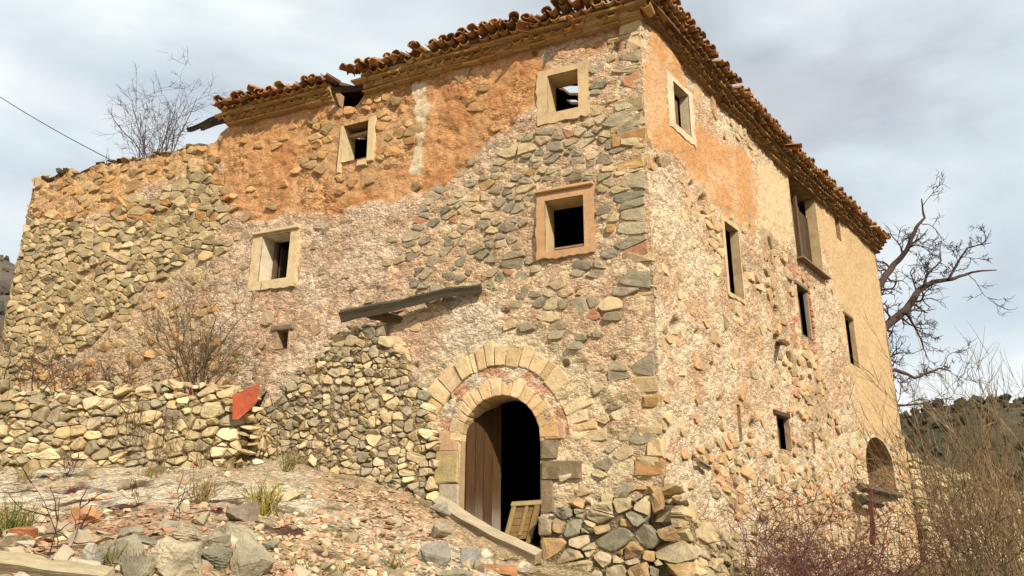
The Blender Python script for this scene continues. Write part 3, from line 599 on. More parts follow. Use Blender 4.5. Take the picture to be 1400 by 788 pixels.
# ---- windows: reveals, plaster surrounds, mouldings, frames
def reveal(mb, fr, r, dep, c, ct=None, sides='lrtb'):
    a, b, v0, v1 = r; ct = c if ct is None else ct; w0 = 0.012
    for s, (p, q, c_) in dict(l=((a, v0), (a, v1), c), r=((b, v0), (b, v1), c), t=((a, v1), (b, v1), ct), b=((a, v0), (b, v0), c)).items():
        if s in sides:
            n = 9; t = np.linspace(0, 1, n); u = p[0]+(q[0]-p[0])*t; v = p[1]+(q[1]-p[1])*t; j = RNG.normal(0, 0.003, n)
            V = np.vstack([fr.P(u+j, v+j, w0), fr.P(u+j, v-j, -dep*0.5), fr.P(u, v, -dep)]); F = [[i, i+1, n+i+1, n+i] for i in range(n-1)] + [[n+i, n+i+1, 2*n+i+1, 2*n+i] for i in range(n-1)]
            mb.add(V, F, c_)
def surround(mb, fr, r, o, w, c, jag=0.013):
    """flat plaster ring of outer rectangle o around opening r, standing w proud, with uneven outer edge"""
    n = 15
    def ring(a, b, v0, v1, j): 
        t = np.linspace(0, 1, n)[:-1]; P = np.vstack([np.c_[a+(b-a)*t, t*0+v0], np.c_[t*0+b, v0+(v1-v0)*t], np.c_[b-(b-a)*t, t*0+v1], np.c_[t*0+a, v1-(v1-v0)*t]])
        return P + RNG.normal(0, j, P.shape)
    I = ring(r[0], r[1], r[2], r[3], 0.0); O = ring(o[0], o[1], o[2], o[3], jag); k = len(I)
    V = np.vstack([fr.P(I[:, 0], I[:, 1], w), fr.P(O[:, 0], O[:, 1], w-0.004), fr.P(O[:, 0], O[:, 1], -0.09)])
    F = [[i, (i+1) % k, k+(i+1) % k, k+i] for i in range(k)] + [[k+i, k+(i+1) % k, 2*k+(i+1) % k, 2*k+i] for i in range(k)]
    if fr is FF: F = [f[::-1] for f in F]
    mb.add(V, F, c)
CREAM = alb(232, 202, 150); CREAM2 = alb(224, 190, 138); TANP = alb(212, 164, 114)
def outer(fr, pts):
    q = [fr.uv(*p) for p in pts]; us = sorted(p[0] for p in q); vs = sorted(p[1] for p in q); return ((us[0]+us[1])/2, (us[2]+us[3])/2, (vs[0]+vs[1])/2, (vs[2]+vs[3])/2)
def window(name_label, fr, r, o, w, c, dep, drip=False, lc=None):
    mb = MB(); surround(mb, fr, r, o, w, c); reveal(mb, fr, (r[0], r[1], r[2], r[3]), dep, lc if lc is not None else c)
    wd = mb.obj('window', 'trim', house, False); wd['label'] = name_label
    if drip:
        m2 = MB(); m2.add(*chamV(fr, o[0]-0.01, o[1]+0.01, o[3]-0.055, o[3]+0.005, -0.02, w+0.055, 0.012, 0.003), c); m2.obj('drip_moulding', 'trim', wd)
    return wd
w1 = window('upper window with cream surround near the corner', FF, OF['a'], outer(FF, [(735, 101), (804, 83), (806, 157), (734, 174)]), 0.028, CREAM2, 0.42)
w2 = window('middle window with tan moulded surround above the doorway', FF, OF['b'], outer(FF, [(732, 264), (811, 250), (814, 345), (736, 356)]), 0.035, TANP, 0.42, True, CREAM2)
w3 = window('window with cream moulded surround on the pink plaster', FF, OF['c'], outer(FF, [(346, 320), (411, 310), (402, 391), (341, 399)]), 0.030, CREAM, 0.40, True, alb(240, 220, 184))
mb = MB(); r = OF['d']; reveal(mb, FF, r, 0.42, CREAM, alb(150, 118, 80))
mb.add(*chamV(FF, r[0]-0.17, r[0]-0.002, r[2]-0.10, r[3]+0.06, -0.05, 0.03, 0.01, 0.012), CREAM); mb.add(*chamV(FF, r[1]+0.002, r[1]+0.07, r[2]-0.22, r[3]-0.02, -0.05, 0.03, 0.01, 0.015), CREAM)
mb.add(*chamV(FF, r[0]-0.02, r[0]+0.22, r[2]-0.16, r[2]-0.02, -0.05, 0.02, 0.02, 0.02), CREAM2)
w4 = mb.obj('window', 'trim', house); w4['label'] = 'small broken window under the gap in the eave'
def woodbox(name, fr, u0, u1, v0, v1, w0, w1, c, parent=house, m='old_wood', j=0.006):
    V, F = chamV(fr, u0, u1, v0, v1, w0, w1, 0.006, j); mb = MB(); F = F + [[3, 2, 1, 0]]; mb.add(V, F, c); return mb.obj(name, m, parent)
DKW, GRW = alb(88, 68, 48), alb(150, 132, 104)
woodbox('lintel', FF, r[0]-0.05, r[1]+0.05, r[3]-0.16, r[3]-0.10, -0.30, -0.18, alb(190, 160, 116), w4)
woodbox('window_frame', FF, OF['c'][1]-0.10, OF['c'][1]-0.03, OF['c'][2], OF['c'][3]-0.02, -0.40, -0.32, alb(110, 88, 62), w3)
woodbox('shutter', FF, OF['c'][1]-0.14, OF['c'][1]-0.11, OF['c'][2]+0.02, OF['c'][3]-0.1, -0.75, -0.42, alb(96, 78, 56), w3)
woodbox('sill', FF, OF['b'][0]+0.02, OF['b'][1]-0.18, OF['b'][2]+0.005, OF['b'][2]+0.045, -0.30, 0.045, alb(190, 150, 108), w2)
mb = MB(); reveal(mb, FF, OF['e'], 0.45, alb(190, 156, 118)); mb.add(*chamV(FF, OF['e'][0]-0.10, OF['e'][1]+0.14, OF['e'][3]+0.002, OF['e'][3]+0.10, -0.1, 0.04, 0.02, 0.012), alb(150, 128, 98)); mb.obj('vent_opening', 'trim', house)
# side wall
w5 = window('upper window with flaking cream surround beside the corner', FR, OR['a'], outer(FR, [(911, 96), (948, 134), (949, 200), (913, 170)]), 0.025, alb(230, 206, 164), 0.17)
w6 = window('tall narrow window with cream reveal', FR, OR['b'], (OR['b'][0]-0.10, OR['b'][1]+0.06, OR['b'][2]-0.07, OR['b'][3]+0.10), 0.018, alb(222, 188, 138), 0.16)
mb = MB(); reveal(mb, FR, OR['c'], 0.26, alb(222, 190, 138), sides='lrb'); w7 = mb.obj('window', 'trim', house); w7['label'] = 'large opening under the eave closed with old boards'
mb = MB(); reveal(mb, FR, OR['d'], 0.09, alb(200, 158, 112)); w8 = mb.obj('window', 'trim', house); w8['label'] = 'window with wooden jamb and red brick edge below the boarded opening'
mb = MB(); reveal(mb, FR, OR['e'], 0.12, alb(214, 178, 128)); w9 = mb.obj('window', 'trim', house); w9['label'] = 'tall window near the far end of the side wall'
mb = MB(); reveal(mb, FR, OR['g'], 0.10, alb(196, 160, 118)); w10 = mb.obj('window', 'trim', house); w10['label'] = 'small ground floor window with wooden lintel'
for k in ('f', 'h', 'i'):
    mb = MB(); reveal(mb, FR, OR[k], 0.5, alb(190, 152, 110)); mb.obj('slit_opening', 'trim', house)
c7 = OR['c']; n = 6
for k in range(n):                       # boards closing the big opening
    a = c7[0]+0.03 + k*(c7[1]-c7[0]-0.06)/n; woodbox('board', FR, a+0.006, a+(c7[1]-c7[0]-0.06)/n-0.006, c7[2]+0.02, 9.72-0.10*abs(math.sin(k*2.1)), -0.26, -0.22, alb(96, 74, 50)*random.uniform(0.55, 1.1), w7)
woodbox('post', FR, c7[0]+0.88, c7[0]+1.0, c7[2]+0.02, 9.9, -0.22, -0.14, alb(112, 88, 62), w7)
woodbox('sill_board', FR, c7[0]+0.02, c7[1]+0.10, c7[2]-0.05, c7[2]+0.0, -0.1, 0.16, alb(150, 126, 92), w7, 'beam_wood')
woodbox('jamb_board', FR, OR['d'][1]-0.07, OR['d'][1]-0.01, OR['d'][2], OR['d'][3]-0.05, -0.09, 0.01, alb(176, 158, 130), w8)
woodbox('shutter', FR, OR['d'][0]+0.30, OR['d'][1]-0.08, OR['d'][2]+0.02, OR['d'][3]-0.05, -0.22, -0.19, alb(92, 78, 62), w8)
woodbox('lintel', FR, OR['d'][0]-0.08, OR['d'][1]+0.02, OR['d'][3]+0.0, OR['d'][3]+0.07, -0.3, 0.03, alb(150, 128, 100), w8, 'beam_wood')
woodbox('lintel', FR, OR['g'][0]-0.10, OR['g'][1]+0.06, OR['g'][3]+0.0, OR['g'][3]+0.09, -0.3, 0.035, alb(96, 76, 54), w10, 'beam_wood')
woodbox('shutter', FR, OR['g'][0]+0.2, OR['g'][1]-0.02, OR['g'][2]+0.02, OR['g'][3]-0.02, -0.24, -0.20, alb(70, 58, 44), w10)
woodbox('lintel', FR, OR['e'][0]-0.08, OR['e'][1]+0.02, OR['e'][3], OR['e'][3]+0.07, -0.3, 0.02, alb(120, 98, 70), w9, 'beam_wood')
woodbox('window_frame', FR, OR['a'][0]+0.42, OR['a'][0]+0.52, OR['a'][2], OR['a'][3]-0.1, -0.22, -0.16, alb(120, 98, 70), w5)
# niche in the side wall: rough vaulted recess with its own courses of stone
mb = MB(); th = np.linspace(0, math.pi, 22)
cu = np.concatenate([[NU-NH, NU-NH], NU-NH*np.cos(th), [NU+NH, NU+NH]]); cv = np.concatenate([[NB, 0.5*(NB+NSP)], NSP+(NTOP-NSP)*np.sin(th), [0.5*(NB+NSP), NB]])
m_ = len(cu); rows = [FR.P(cu, cv, 0.01)] + [FR.P(cu+RNG.normal(0, 0.02, m_), cv+RNG.normal(0, 0.02, m_), -w) for w in (0.2, 0.45, 0.75, 1.05)]
V = np.vstack(rows); F = [[a*m_+i, a*m_+i+1, (a+1)*m_+i+1, (a+1)*m_+i] for a in range(4) for i in range(m_-1)]; F.append([4*m_+i for i in range(m_)]); F.append([0, m_-1, 5*m_-1, 4*m_])
mb.add(V, F, alb(176, 142, 100)); niche = mb.obj('niche', 'wall_plaster', house); niche['label'] = 'arched stone niche near the far end of the side wall'
fb = Frame(C2-nR*1.03, dR, nR); st = []
S = row_seeds(NU-NH, NU+NH, NB, NTOP, lambda u, v: 0.15, 2.6); ws = RNG.normal(0, 0.1, len(S))
for P, w in zip(cells(S, ws, 2.2, (NU-NH+.05, NB+.02, NU+NH-.05, NTOP)), ws):
    if P is None: continue
    q = P.mean(0)
    if math.hypot((q[0]-NU)/NH, max(q[1]-NSP, 0)/(NTOP-NSP)) > 0.97: continue
    s = stone_mesh(fb, P, 0.018, 0.05)
    if s: st.append((s[0], s[1], pal(KHAKI+PALE), s[3]))
emit(st, niche, 60)

# ---- doorway: arch stones, jamb blocks, threshold, reveal, wooden leaf
mb = MB(); th = np.linspace(0, math.pi, 20)
cu = np.concatenate([[AU-AH, AU-AH, AU-AH], AU-AH*np.cos(th), [AU+AH, AU+AH, AU+AH]]); cv = np.concatenate([[AB, 1.9, 2.5], ASP+(ATOP-ASP)*np.sin(th), [2.5, 1.9, AB]]); m_ = len(cu)
V = np.vstack([FF.P(cu, cv, 0.0), FF.P(cu, cv, -0.3), FF.P(cu, cv, -0.62)]); F = [[a*m_+i, a*m_+i+1, (a+1)*m_+i+1, (a+1)*m_+i] for a in (0, 1) for i in range(m_-1)]
mb.add(V, F, alb(196, 164, 120)); doorway = mb.obj('doorway', 'trim', house)
def voussoir(fr, cu, cv, a0, a1, r0, r1, w0, w1, ky=1.0, b=0.012):
    V = []; 
    for (w, i) in ((w0, 0), (w1-b, 0), (w1, b)):
        da = i/r1
        for (a, r_) in ((a0+da, r0+i), (a0+da, r1-i), ((a0+a1)/2, r1-i+0.012), (a1-da, r1-i), (a1-da, r0+i), ((a0+a1)/2, r0+i-0.004)):
            V.append((cu + r_*math.cos(a), cv + r_*ky*math.sin(a), w))
    V = np.array(V) + RNG.uniform(-0.006, 0.006, (18, 3)); P = fr.P(V[:, 0], V[:, 1], V[:, 2])
    F = [[12, 13, 14, 15, 16, 17]] + [[r_+k, r_+(k+1) % 6, r_+6+(k+1) % 6, r_+6+k] for r_ in (0, 6) for k in range(6)]
    return P, F
edges = np.cumsum([0] + [random.uniform(0.8, 1.25) for _ in range(15)]); edges = edges/edges[-1]*math.pi
for k in range(15):
    mb = MB(); mb.add(*voussoir(FF, AU, ASP, edges[k]+0.006, edges[k+1]-0.006, AH-0.005, AH+random.uniform(0.20, 0.31), -0.4, random.uniform(0.004, 0.022), 1.03), pal([(222, 190, 142), (226, 198, 154), (214, 176, 124)], 0.05) if k not in (13, 14) else pal([(204, 166, 114)], 0.05)); mb.obj('arch_stone', 'stone', doorway)
a = 0.30
while a < math.pi-0.05:
    s_ = random.choice((0.09, 0.12, 0.15, 0.19, 0.24)); r0 = 1.24 + random.uniform(-.02, .02)
    mb = MB(); mb.add(*voussoir(FF, AU+0.05, ASP-0.08, a+0.006, min(a+s_, math.pi)-0.006, r0, r0+random.uniform(0.26, 0.42)*(1.25 if a > 2.2 else 1), -0.12, random.uniform(-0.022, 0.014) if a > 0.9 else -0.02, 1.06), pal([(222, 194, 150), (226, 202, 160), (210, 178, 132)], 0.05)); mb.obj('arch_stone', 'stone', doorway); a += s_
def blk(p, c, w=0.03):
    r = rect_px(FF, *p); mb = MB(); mb.add(*chamV(FF, r[0], r[1], r[2], r[3], -0.5, w, 0.018, 0.010), c); mb.obj('jamb_stone', 'stone', doorway)
blk(((597, 618), (627, 660)), alb(196, 170, 112), 0.05); blk(((602, 662), (627, 698)), alb(196, 176, 144), 0.03); blk(((600, 590), (628, 617)), alb(214, 170, 128), 0.01)
blk(((740, 602), (763, 628)), alb(140, 120, 88)); blk(((740, 631), (796, 655)), alb(134, 112, 80), 0.035); blk(((740, 657), (757, 702)), alb(150, 126, 92))
blk(((744, 577), (772, 600)), alb(216, 168, 128), 0.008)
mb = MB(); mb.add(*chamV(FF, AU-AH-0.02, AU+AH+0.02, AB-0.3, AB+0.06, -0.6, 0.10, 0.03, 0.02), alb(176, 150, 112)); mb.add(*chamV(FF, AU-0.5, AU+0.1, AB-0.1, AB+0.13, -0.2, 0.22, 0.03, 0.03), alb(150, 130, 98)); mb.obj('threshold', 'stone', doorway)
HU = AU+AH-0.03; th_ = rad(56)
hd = -dF*math.cos(th_) - nF*math.sin(th_); hn = np.array([hd[1], -hd[0]]); hn = hn if hn@nF > 0 else -hn
fd = Frame(C2 + dF*HU - nF*0.16, hd, hn)
mb = MB(); mb.add(boxV(fd, 0.02, 0.66, 1.75, 1.85, -0.06, -0.03), BOXF, DKW); mb.add(boxV(fd, 0.02, 0.66, 2.75, 2.85, -0.06, -0.03), BOXF, DKW); door = mb.obj('door', 'old_wood', house); door['label'] = 'weathered plank door leaf standing open inwards'
ends = [0.0, 0.17, 0.33, 0.50, 0.68]
for k in range(4):
    zz = np.linspace(1.43, 3.72, 14); u0, u1 = ends[k]+0.004, ends[k+1]-0.004; V = []; C_ = []
    for z in zz:
        j = random.uniform(-0.002, 0.002); V += [fd.P(u0+j, z, 0.012), fd.P(u1+j, z, 0.012), fd.P(u1+j, z, -0.03), fd.P(u0+j, z, -0.03)]
        t = 1-sm(1.5, 2.1+0.25*math.sin(k*2.3), z + random.uniform(-0.08, 0.08)); c = alb(92, 64, 36)*(1-t) + alb(158, 144, 120)*t; C_ += [c]*4
    F = [[4*i+a, 4*i+(a+1) % 4, 4*i+4+(a+1) % 4, 4*i+4+a] for i in range(13) for a in range(4)] + [[0, 1, 2, 3], [55, 54, 53, 52]]
    V = np.array(V); link('plank', mesh('plank', V-wloc(door), F, 'old_wood', np.array(C_)*random.uniform(0.85, 1.1)), door)

# ---- masonry stones showing through the plaster
allst = []
S = row_seeds(0.45, LF-0.03, 1.0, 10.0, lambda u, v: 0.17 if u > 8.5 else 0.165, 1.75, 0.34); ws = RNG.normal(0, 0.16, len(S))
cl = cells(S, ws, 1.5, (0.03, 0.9, LF-0.02, 10.2)); Sa = np.array(S)
Pc = FF.P(Sa[:, 0], Sa[:, 1]); pxc, pyc = pj(Pc); zz_, n3_ = front_zone(pxc, pyc, Sa[:, 0], Sa[:, 1]); dop = dist_open(Sa[:, 0], Sa[:, 1], OF.values(), [(AU, AH, ASP, ATOP, AB)])
mort = fbm(Sa[:, 0]*1.2, Sa[:, 1]*1.2, 33, 4); waveF = lambda u, v: float(bulgeF(np.array([u]), np.array([v]))[0])
rub_top = lambda u: np.interp(u, [3.4, 4.6, 6.2, 7.2, 8.0, 9.3], [4.0, 4.75, 5.15, 4.7, 4.3, 3.75])
for i, P in enumerate(cl):
    if P is None or dop[i] < 0.30: continue
    u, v = Sa[i]; A, B = zz_['A'][i], zz_['B'][i]
    if v > float(topF(u))-0.08: continue
    if 3.4 < u < 9.3 and v < rub_top(u)-0.15: continue
    if zz_['streak'][i] > 0.4 or zz_['white'][i] > 0.5: continue
    ra = math.hypot(u-AU, max(v-ASP, 0)/1.05)
    if ra < 1.75 and v > ASP-0.3 and abs(u-AU) < 1.65: continue
    if A > 0.5:
        if mort[i] > 0.66: continue
        s = stone_mesh(FF, P, 0.009, random.uniform(0.02, 0.055), rough=0.28, wave=waveF); c = pal(KHAKI, 0.10)
        if pyc[i] < 300 and random.random() < 0.3: c = pal([(200, 152, 96), (190, 140, 88)])
    elif B > 0.5:
        if random.random() > (0.80 if mort[i] < 0.54 else 0.45): continue
        if pyc[i] < 120 and random.random() < 0.5: continue
        s = stone_mesh(FF, P, 0.024, random.uniform(-0.004, 0.018), rough=0.08, wave=waveF, embed=True); c = pal(GREY, 0.13) if random.random() < 0.93 else pal(WARM)
        if zz_['low'][i] > 0.5: c = pal(GREY+PALE, 0.1)
    elif zz_['tan'][i] > 0.5 or zz_['lrub'][i] > 0.5:
        if random.random() < 0.62: continue
        s = stone_mesh(FF, P, 0.014, random.uniform(0.010, 0.035), rough=0.15, wave=waveF, embed=True); c = pal([(204, 158, 104), (186, 150, 104), (196, 166, 118)])
    elif zz_['och'][i] > 0.5:
        near4 = math.hypot((u-5.9)/1.3, (v-9.2)/0.9)
        if random.random() > (0.62 if near4 < 1 else 0.10): continue
        s = stone_mesh(FF, P, 0.016, random.uniform(0.008, 0.03), rough=0.15, wave=waveF, embed=True); c = pal([(206, 156, 102), (196, 150, 100), (178, 148, 106), (210, 170, 118)])
    else:
        if random.random() < 0.90: continue
        s = stone_mesh(FF, P, 0.02, random.uniform(0.004, 0.018), rough=0.1, wave=waveF, embed=True); c = pal([(206, 172, 134), (186, 160, 124), (168, 150, 120)])
    if s: allst.append((s[0], s[1], c, s[3]))
# quoin stones at the corner, laid on the front face and turning round it
v = 1.9
while v < 10.1:
    h = random.uniform(0.10, 0.32); l = random.uniform(0.2, 0.62); gap = fbm(np.array([v*0.7]), np.array([3.0]), 0, 3)[0]
    if gap > 0.42 and random.random() < 0.7:
        mb = MB(); mb.add(*chamV(FF, -0.012, l, v+0.015, v+h-0.015, -0.3, random.uniform(-0.008, 0.014), 0.03, 0.022), pal([(186, 164, 124), (198, 172, 130), (172, 154, 118), (176, 138, 90), (208, 180, 136)], 0.08)); mb.obj('quoin_stone', 'stone', front)
    v += h
emit(allst, front, 300)
n_front = len(allst)
allst = []
S = row_seeds(0.2, LR-0.05, -0.5, 9.9, lambda u, v: 0.17, 1.6, 0.34); ws = RNG.normal(0, 0.16, len(S)); cl = cells(S, ws, 1.4, (0.02, -0.6, LR-0.02, 10.2)); Sa = np.array(S)
pxc, pyc = pj(FR.P(Sa[:, 0], Sa[:, 1])); zz_ = side_zone(pxc, pyc, Sa[:, 0], Sa[:, 1]); dop = dist_open(Sa[:, 0], Sa[:, 1], OR.values(), [(NU, NH, NSP, NTOP, NB)]); mort = fbm(Sa[:, 0]*1.2, Sa[:, 1]*1.2, 35, 4); waveR = lambda u, v: float(bulgeR(np.array([u]), np.array([v]))[0])
for i, P in enumerate(cl):
    if P is None or dop[i] < 0.16: continue
    u, v = Sa[i]
    if max(zz_['och'][i], zz_['cream'][i], zz_['tan'][i]) > 0.4 and not (u > 14.9 and v < 4.5): continue
    if u > 14.9 and v < 5.2: pr, j, hh = 0.85, 0.014, 0.05
    elif zz_['sto'][i] > 0.5: pr, j, hh = 0.5 if mort[i] < 0.52 else 0.12, 0.022, 0.028
    elif zz_['low'][i] > 0.5: pr, j, hh = 0.6 if mort[i] < 0.53 else 0.2, 0.030, 0.020
    else: pr, j, hh = 0.16, 0.032, 0.014
    if random.random() > pr: continue
    s = stone_mesh(FR, P, j*0.6, hh*random.uniform(0.4, 1.0), rough=0.12, wave=waveR, embed=not (u > 14.9))
    if s: allst.append((s[0], s[1], pal([(206, 178, 134), (190, 164, 122), (214, 188, 146), (176, 154, 120), (200, 160, 116)], 0.09) if random.random() < 0.94 else pal([(208, 158, 122)]), s[3]))
emit(allst, side, 300)
# brick edge of the window under the boarded opening
for k in range(17):
    v = 5.98 + k*0.072; l = random.uniform(0.12, 0.26); mb = MB(); mb.add(*chamV(FR, OR['d'][1]+0.005, OR['d'][1]+l, v, v+0.058, -0.12, random.uniform(0.0, 0.025), 0.006, 0.004), pal([(188, 112, 72), (176, 100, 62), (200, 132, 90)])); mb.obj('brick', 'cornice', side)

# ---- timbers in the walls
def timber(name, p0, p1, r0, r1, c, parent, seed=0, wob=1.0, n=14):
    t = np.linspace(0, 1, n); pts = np.asarray(p0)[None]*(1-t)[:, None] + np.asarray(p1)[None]*t[:, None]
    pts = pts + wob*np.c_[(fbm(t*3+seed, t*0, 0, 2)-0.5)*0.06, (fbm(t*3, t*0+seed+4, 0, 2)-0.5)*0.04, (fbm(t*3, t*0, seed+8, 2)-0.5)*0.07]
    V, F = tube(pts, (r0*(1-t)+r1*t)*(1+0.34*(fbm(t*9, t*0, seed, 3)-0.5)), 8)
    V = V.reshape(n, 8, 3); ctr = V.mean(1, keepdims=True); d = V-ctr
    k = 1 + 0.22*np.cos(4*(np.arange(8)*2*math.pi/8))[None, :, None]; V = (ctr + d*k*(1+RNG.normal(0, 0.03, (1, 8, 1)))).reshape(-1, 3)
    ax = np.asarray(p1)-np.asarray(p0); ax /= np.linalg.norm(ax); M_ = np.array(Vector(ax).to_track_quat('X', 'Z').to_matrix()); o_ = np.asarray(p0, float)
    me = mesh(name, (V-o_)@M_, F, 'beam_wood', np.tile(c, (len(V), 1))); ob = bpy.data.objects.new(name, me); COL.objects.link(ob)
    pl = wloc(parent) if parent is not None else np.zeros(3)
    if parent is not None: ob.parent = parent
    ob.location = o_-pl; ob.rotation_euler = Matrix(M_.tolist()).to_euler(); return ob
b0, b1 = onF(469, 431, 0.42), onF(656, 395, 0.06)
o = timber('beam', b0, b1, 0.115, 0.070, alb(92, 80, 62), house, 3, wob=2.2, n=22); o['label'] = 'dark weathered timber beam slanting across the facade'
timber('beam', onF(500, 428, 0.34), onF(549, 437, -0.05), 0.085, 0.07, alb(104, 84, 60), house, 8)
timber('beam_stub', onR(1060, 467, -0.2), onR(1077, 471, 0.32), 0.06, 0.05, alb(140, 112, 78), house, 5)
timber('beam_stub', onR(952, 628, 0.02), onR(972, 642, 0.12), 0.05, 0.04, alb(150, 130, 98), house, 6)
timber('beam', onR(1174, 666, 0.25), onR(1232, 677, 0.10), 0.09, 0.07, alb(112, 96, 74), house, 11)
timber('beam', onR(1176, 682, 0.25), onR(1206, 690, 0.2), 0.10, 0.08, alb(90, 76, 58), house, 12)
timber('post', onR(1194, 745, 0.35), onR(1189, 668, 0.30), 0.055, 0.045, alb(116, 66, 50), house, 15)

# ================================================================ CORNICE AND ROOF
TERRA = [(188, 138, 92), (176, 124, 82), (200, 152, 106), (166, 116, 78), (206, 164, 116), (150, 112, 80)]
CORN = [(196, 156, 98), (186, 146, 90), (206, 166, 108), (176, 132, 80), (200, 150, 92)]
def half_tile(L_, r0, r1, th=0.016, n=7, up=True):
    """barrel tile along +X (downhill): inner and outer half shells"""
    a = np.linspace(0, math.pi, n); V = []
    for (x, r) in ((0, r0), (L_, r1)):
        for q in (r, r-th):
            for t in a: V.append((x, q*math.cos(t), q*math.sin(t)*0.82*(1 if up else -1)))
    F = []
    def Q(i, j, k, l): F.append([i, j, k, l] if up else [l, k, j, i])
    for k in range(n-1):
        Q(k, k+1, 2*n+k+1, 2*n+k); Q(n+k+1, n+k, 3*n+k, 3*n+k+1); Q(k+1, k, n+k, n+k+1); Q(2*n+k, 2*n+k+1, 3*n+k+1, 3*n+k)
    Q(0, 2*n, 3*n, n); Q(n-1, 2*n-1, 4*n-1, 3*n-1)
    return np.array(V), F
def variants(nm, V, F, m, pl, k=8, j=0.12):
    return [mesh(nm, V + RNG.normal(0, 0.003, V.shape), F, m, np.tile(pal(pl, j), (len(V), 1)), False) for _ in range(k)]
COVER = variants('roof_tile', *half_tile(0.46, 0.080, 0.100), 'tile', TERRA, 10); CHAN = variants('roof_tile', *half_tile(0.46, 0.105, 0.085, up=False), 'tile', TERRA, 8)
CEND_SHADE = variants('cornice_tile', *half_tile(0.34, 0.098, 0.098, 0.018, 7, False), 'cornice', [(150, 116, 74), (138, 106, 68), (160, 124, 80)], 6)  # darker copy for the side wall: shade under the eave painted in
CEND = variants('cornice_tile', *half_tile(0.34, 0.098, 0.098, 0.018, 7, False), 'cornice', CORN, 8)
def slabmesh(l, w, h):
    V = np.array([(x, y, z) for z in (0, h) for (x, y) in ((0, 0), (w, 0), (w, l), (0, l))], float); return V, BOXF
CBR_SHADE = [variants('cornice_brick', *slabmesh(0.31+0.02*k, 0.5, 0.042), 'cornice', [(150, 116, 74), (140, 108, 70), (164, 128, 84)], 3)[0] for k in range(6)]  # side wall bricks, with the eave's shade put into their colour
CBR = [variants('cornice_brick', *slabmesh(0.31+0.02*k, 0.5, 0.042), 'cornice', CORN, 3)[0] for k in range(6)]
def put(name, me, parent, P, dx, dy, pitch=0.0, roll=0.0, yaw=0.0):
    X = np.array([dx[0], dx[1], 0.0]); Y = np.array([dy[0], dy[1], 0.0]); Z = np.array([0, 0, 1.0])
    if np.dot(np.cross(X, Y), Z) < 0: Y = -Y
    Mb = Matrix((tuple(X), tuple(Y), tuple(Z))).transposed() @ Matrix.Rotation(yaw, 3, 'Z') @ Matrix.Rotation(pitch, 3, 'Y') @ Matrix.Rotation(roll, 3, 'X')
    ob = link(name, me, parent, np.asarray(P)-wloc(parent)); ob.rotation_euler = Mb.to_euler(); return ob
# mortar bed of the cornice, stepping outwards
mb = MB()
def bed(fr, u0, u1, top):
    us = np.linspace(u0, u1, int((u1-u0)/0.12)+2); prof = [(-0.3, 0.0), (0.05, 0.0), (0.07, 0.055), (0.13, 0.06), (0.15, 0.15), (0.22, 0.155), (0.25, 0.30), (-0.3, 0.30)]
    k = len(prof); V = []
    for u in us:
        for (w, h) in prof: V.append(fr.P(u, float(top(u))+h+random.gauss(0, 0.006), w+random.gauss(0, 0.008)))
    F = [[i*k+a, i*k+(a+1) % k, (i+1)*k+(a+1) % k, (i+1)*k+a] for i in range(len(us)-1) for a in range(k)] + [list(range(k)), [(len(us)-1)*k+a for a in range(k)][::-1]]
    mb.add(V, F, alb(196, 156, 106) if fr is FF else alb(152, 118, 78))  # side bed is darker: eave shade painted into the mortar
tF = lambda u: np.interp(u, [-1, 0, 5.8, 6.5, 9.6], [ZE+.07, ZE+.05, ZE-.06, ZE-.05, ZE+.0]); SEGF = [(-0.28, 5.75), (6.55, 9.45)]
tR = lambda u: topR(u)
for a, b in SEGF: bed(FF, max(a, -0.05), b, tF)
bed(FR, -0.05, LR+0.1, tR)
corn = mb.obj('cornice', 'cornice', house); corn['label'] = 'stepped cornice of flat bricks and tile ends under the eaves'
for fr, segs, top, dd, nn in ((FF, SEGF, tF, dF, nF), (FR, [(-0.28, LR+0.12)], tR, dR, nR)):
    for (s0, s1) in segs:
        for (h, w) in ((0.0, 0.11), (0.155, 0.27)):
            u = s0 + (0.1 if h else 0.25)
            while u < s1-0.1:
                k = random.randrange(6); l = 0.31+0.02*k
                if random.random() < 0.96: put('cornice_brick', (CBR if fr is FF else CBR_SHADE)[k], corn, fr.P(u if np.cross(nn, dd) > 0 else u+l, float(top(u))+h+random.gauss(0.004, 0.005), w-0.5+random.gauss(0, 0.012)), nn, dd, random.gauss(0, 0.02), random.gauss(0, 0.012))
                u += l+0.008
        for (h, w) in ((0.145, 0.21), (0.305, 0.36)):
            u = s0 + 0.12
            while u < s1:
                if random.random() < (0.97 if fr is FR else 0.90): put('cornice_tile', random.choice(CEND if fr is FF else CEND_SHADE), corn, fr.P(u, float(top(u))+h+random.gauss(0, 0.006), w-0.34+random.gauss(0, 0.015)), nn, dd, random.gauss(0.02, 0.03), random.gauss(0, 0.04))
                u += 0.205
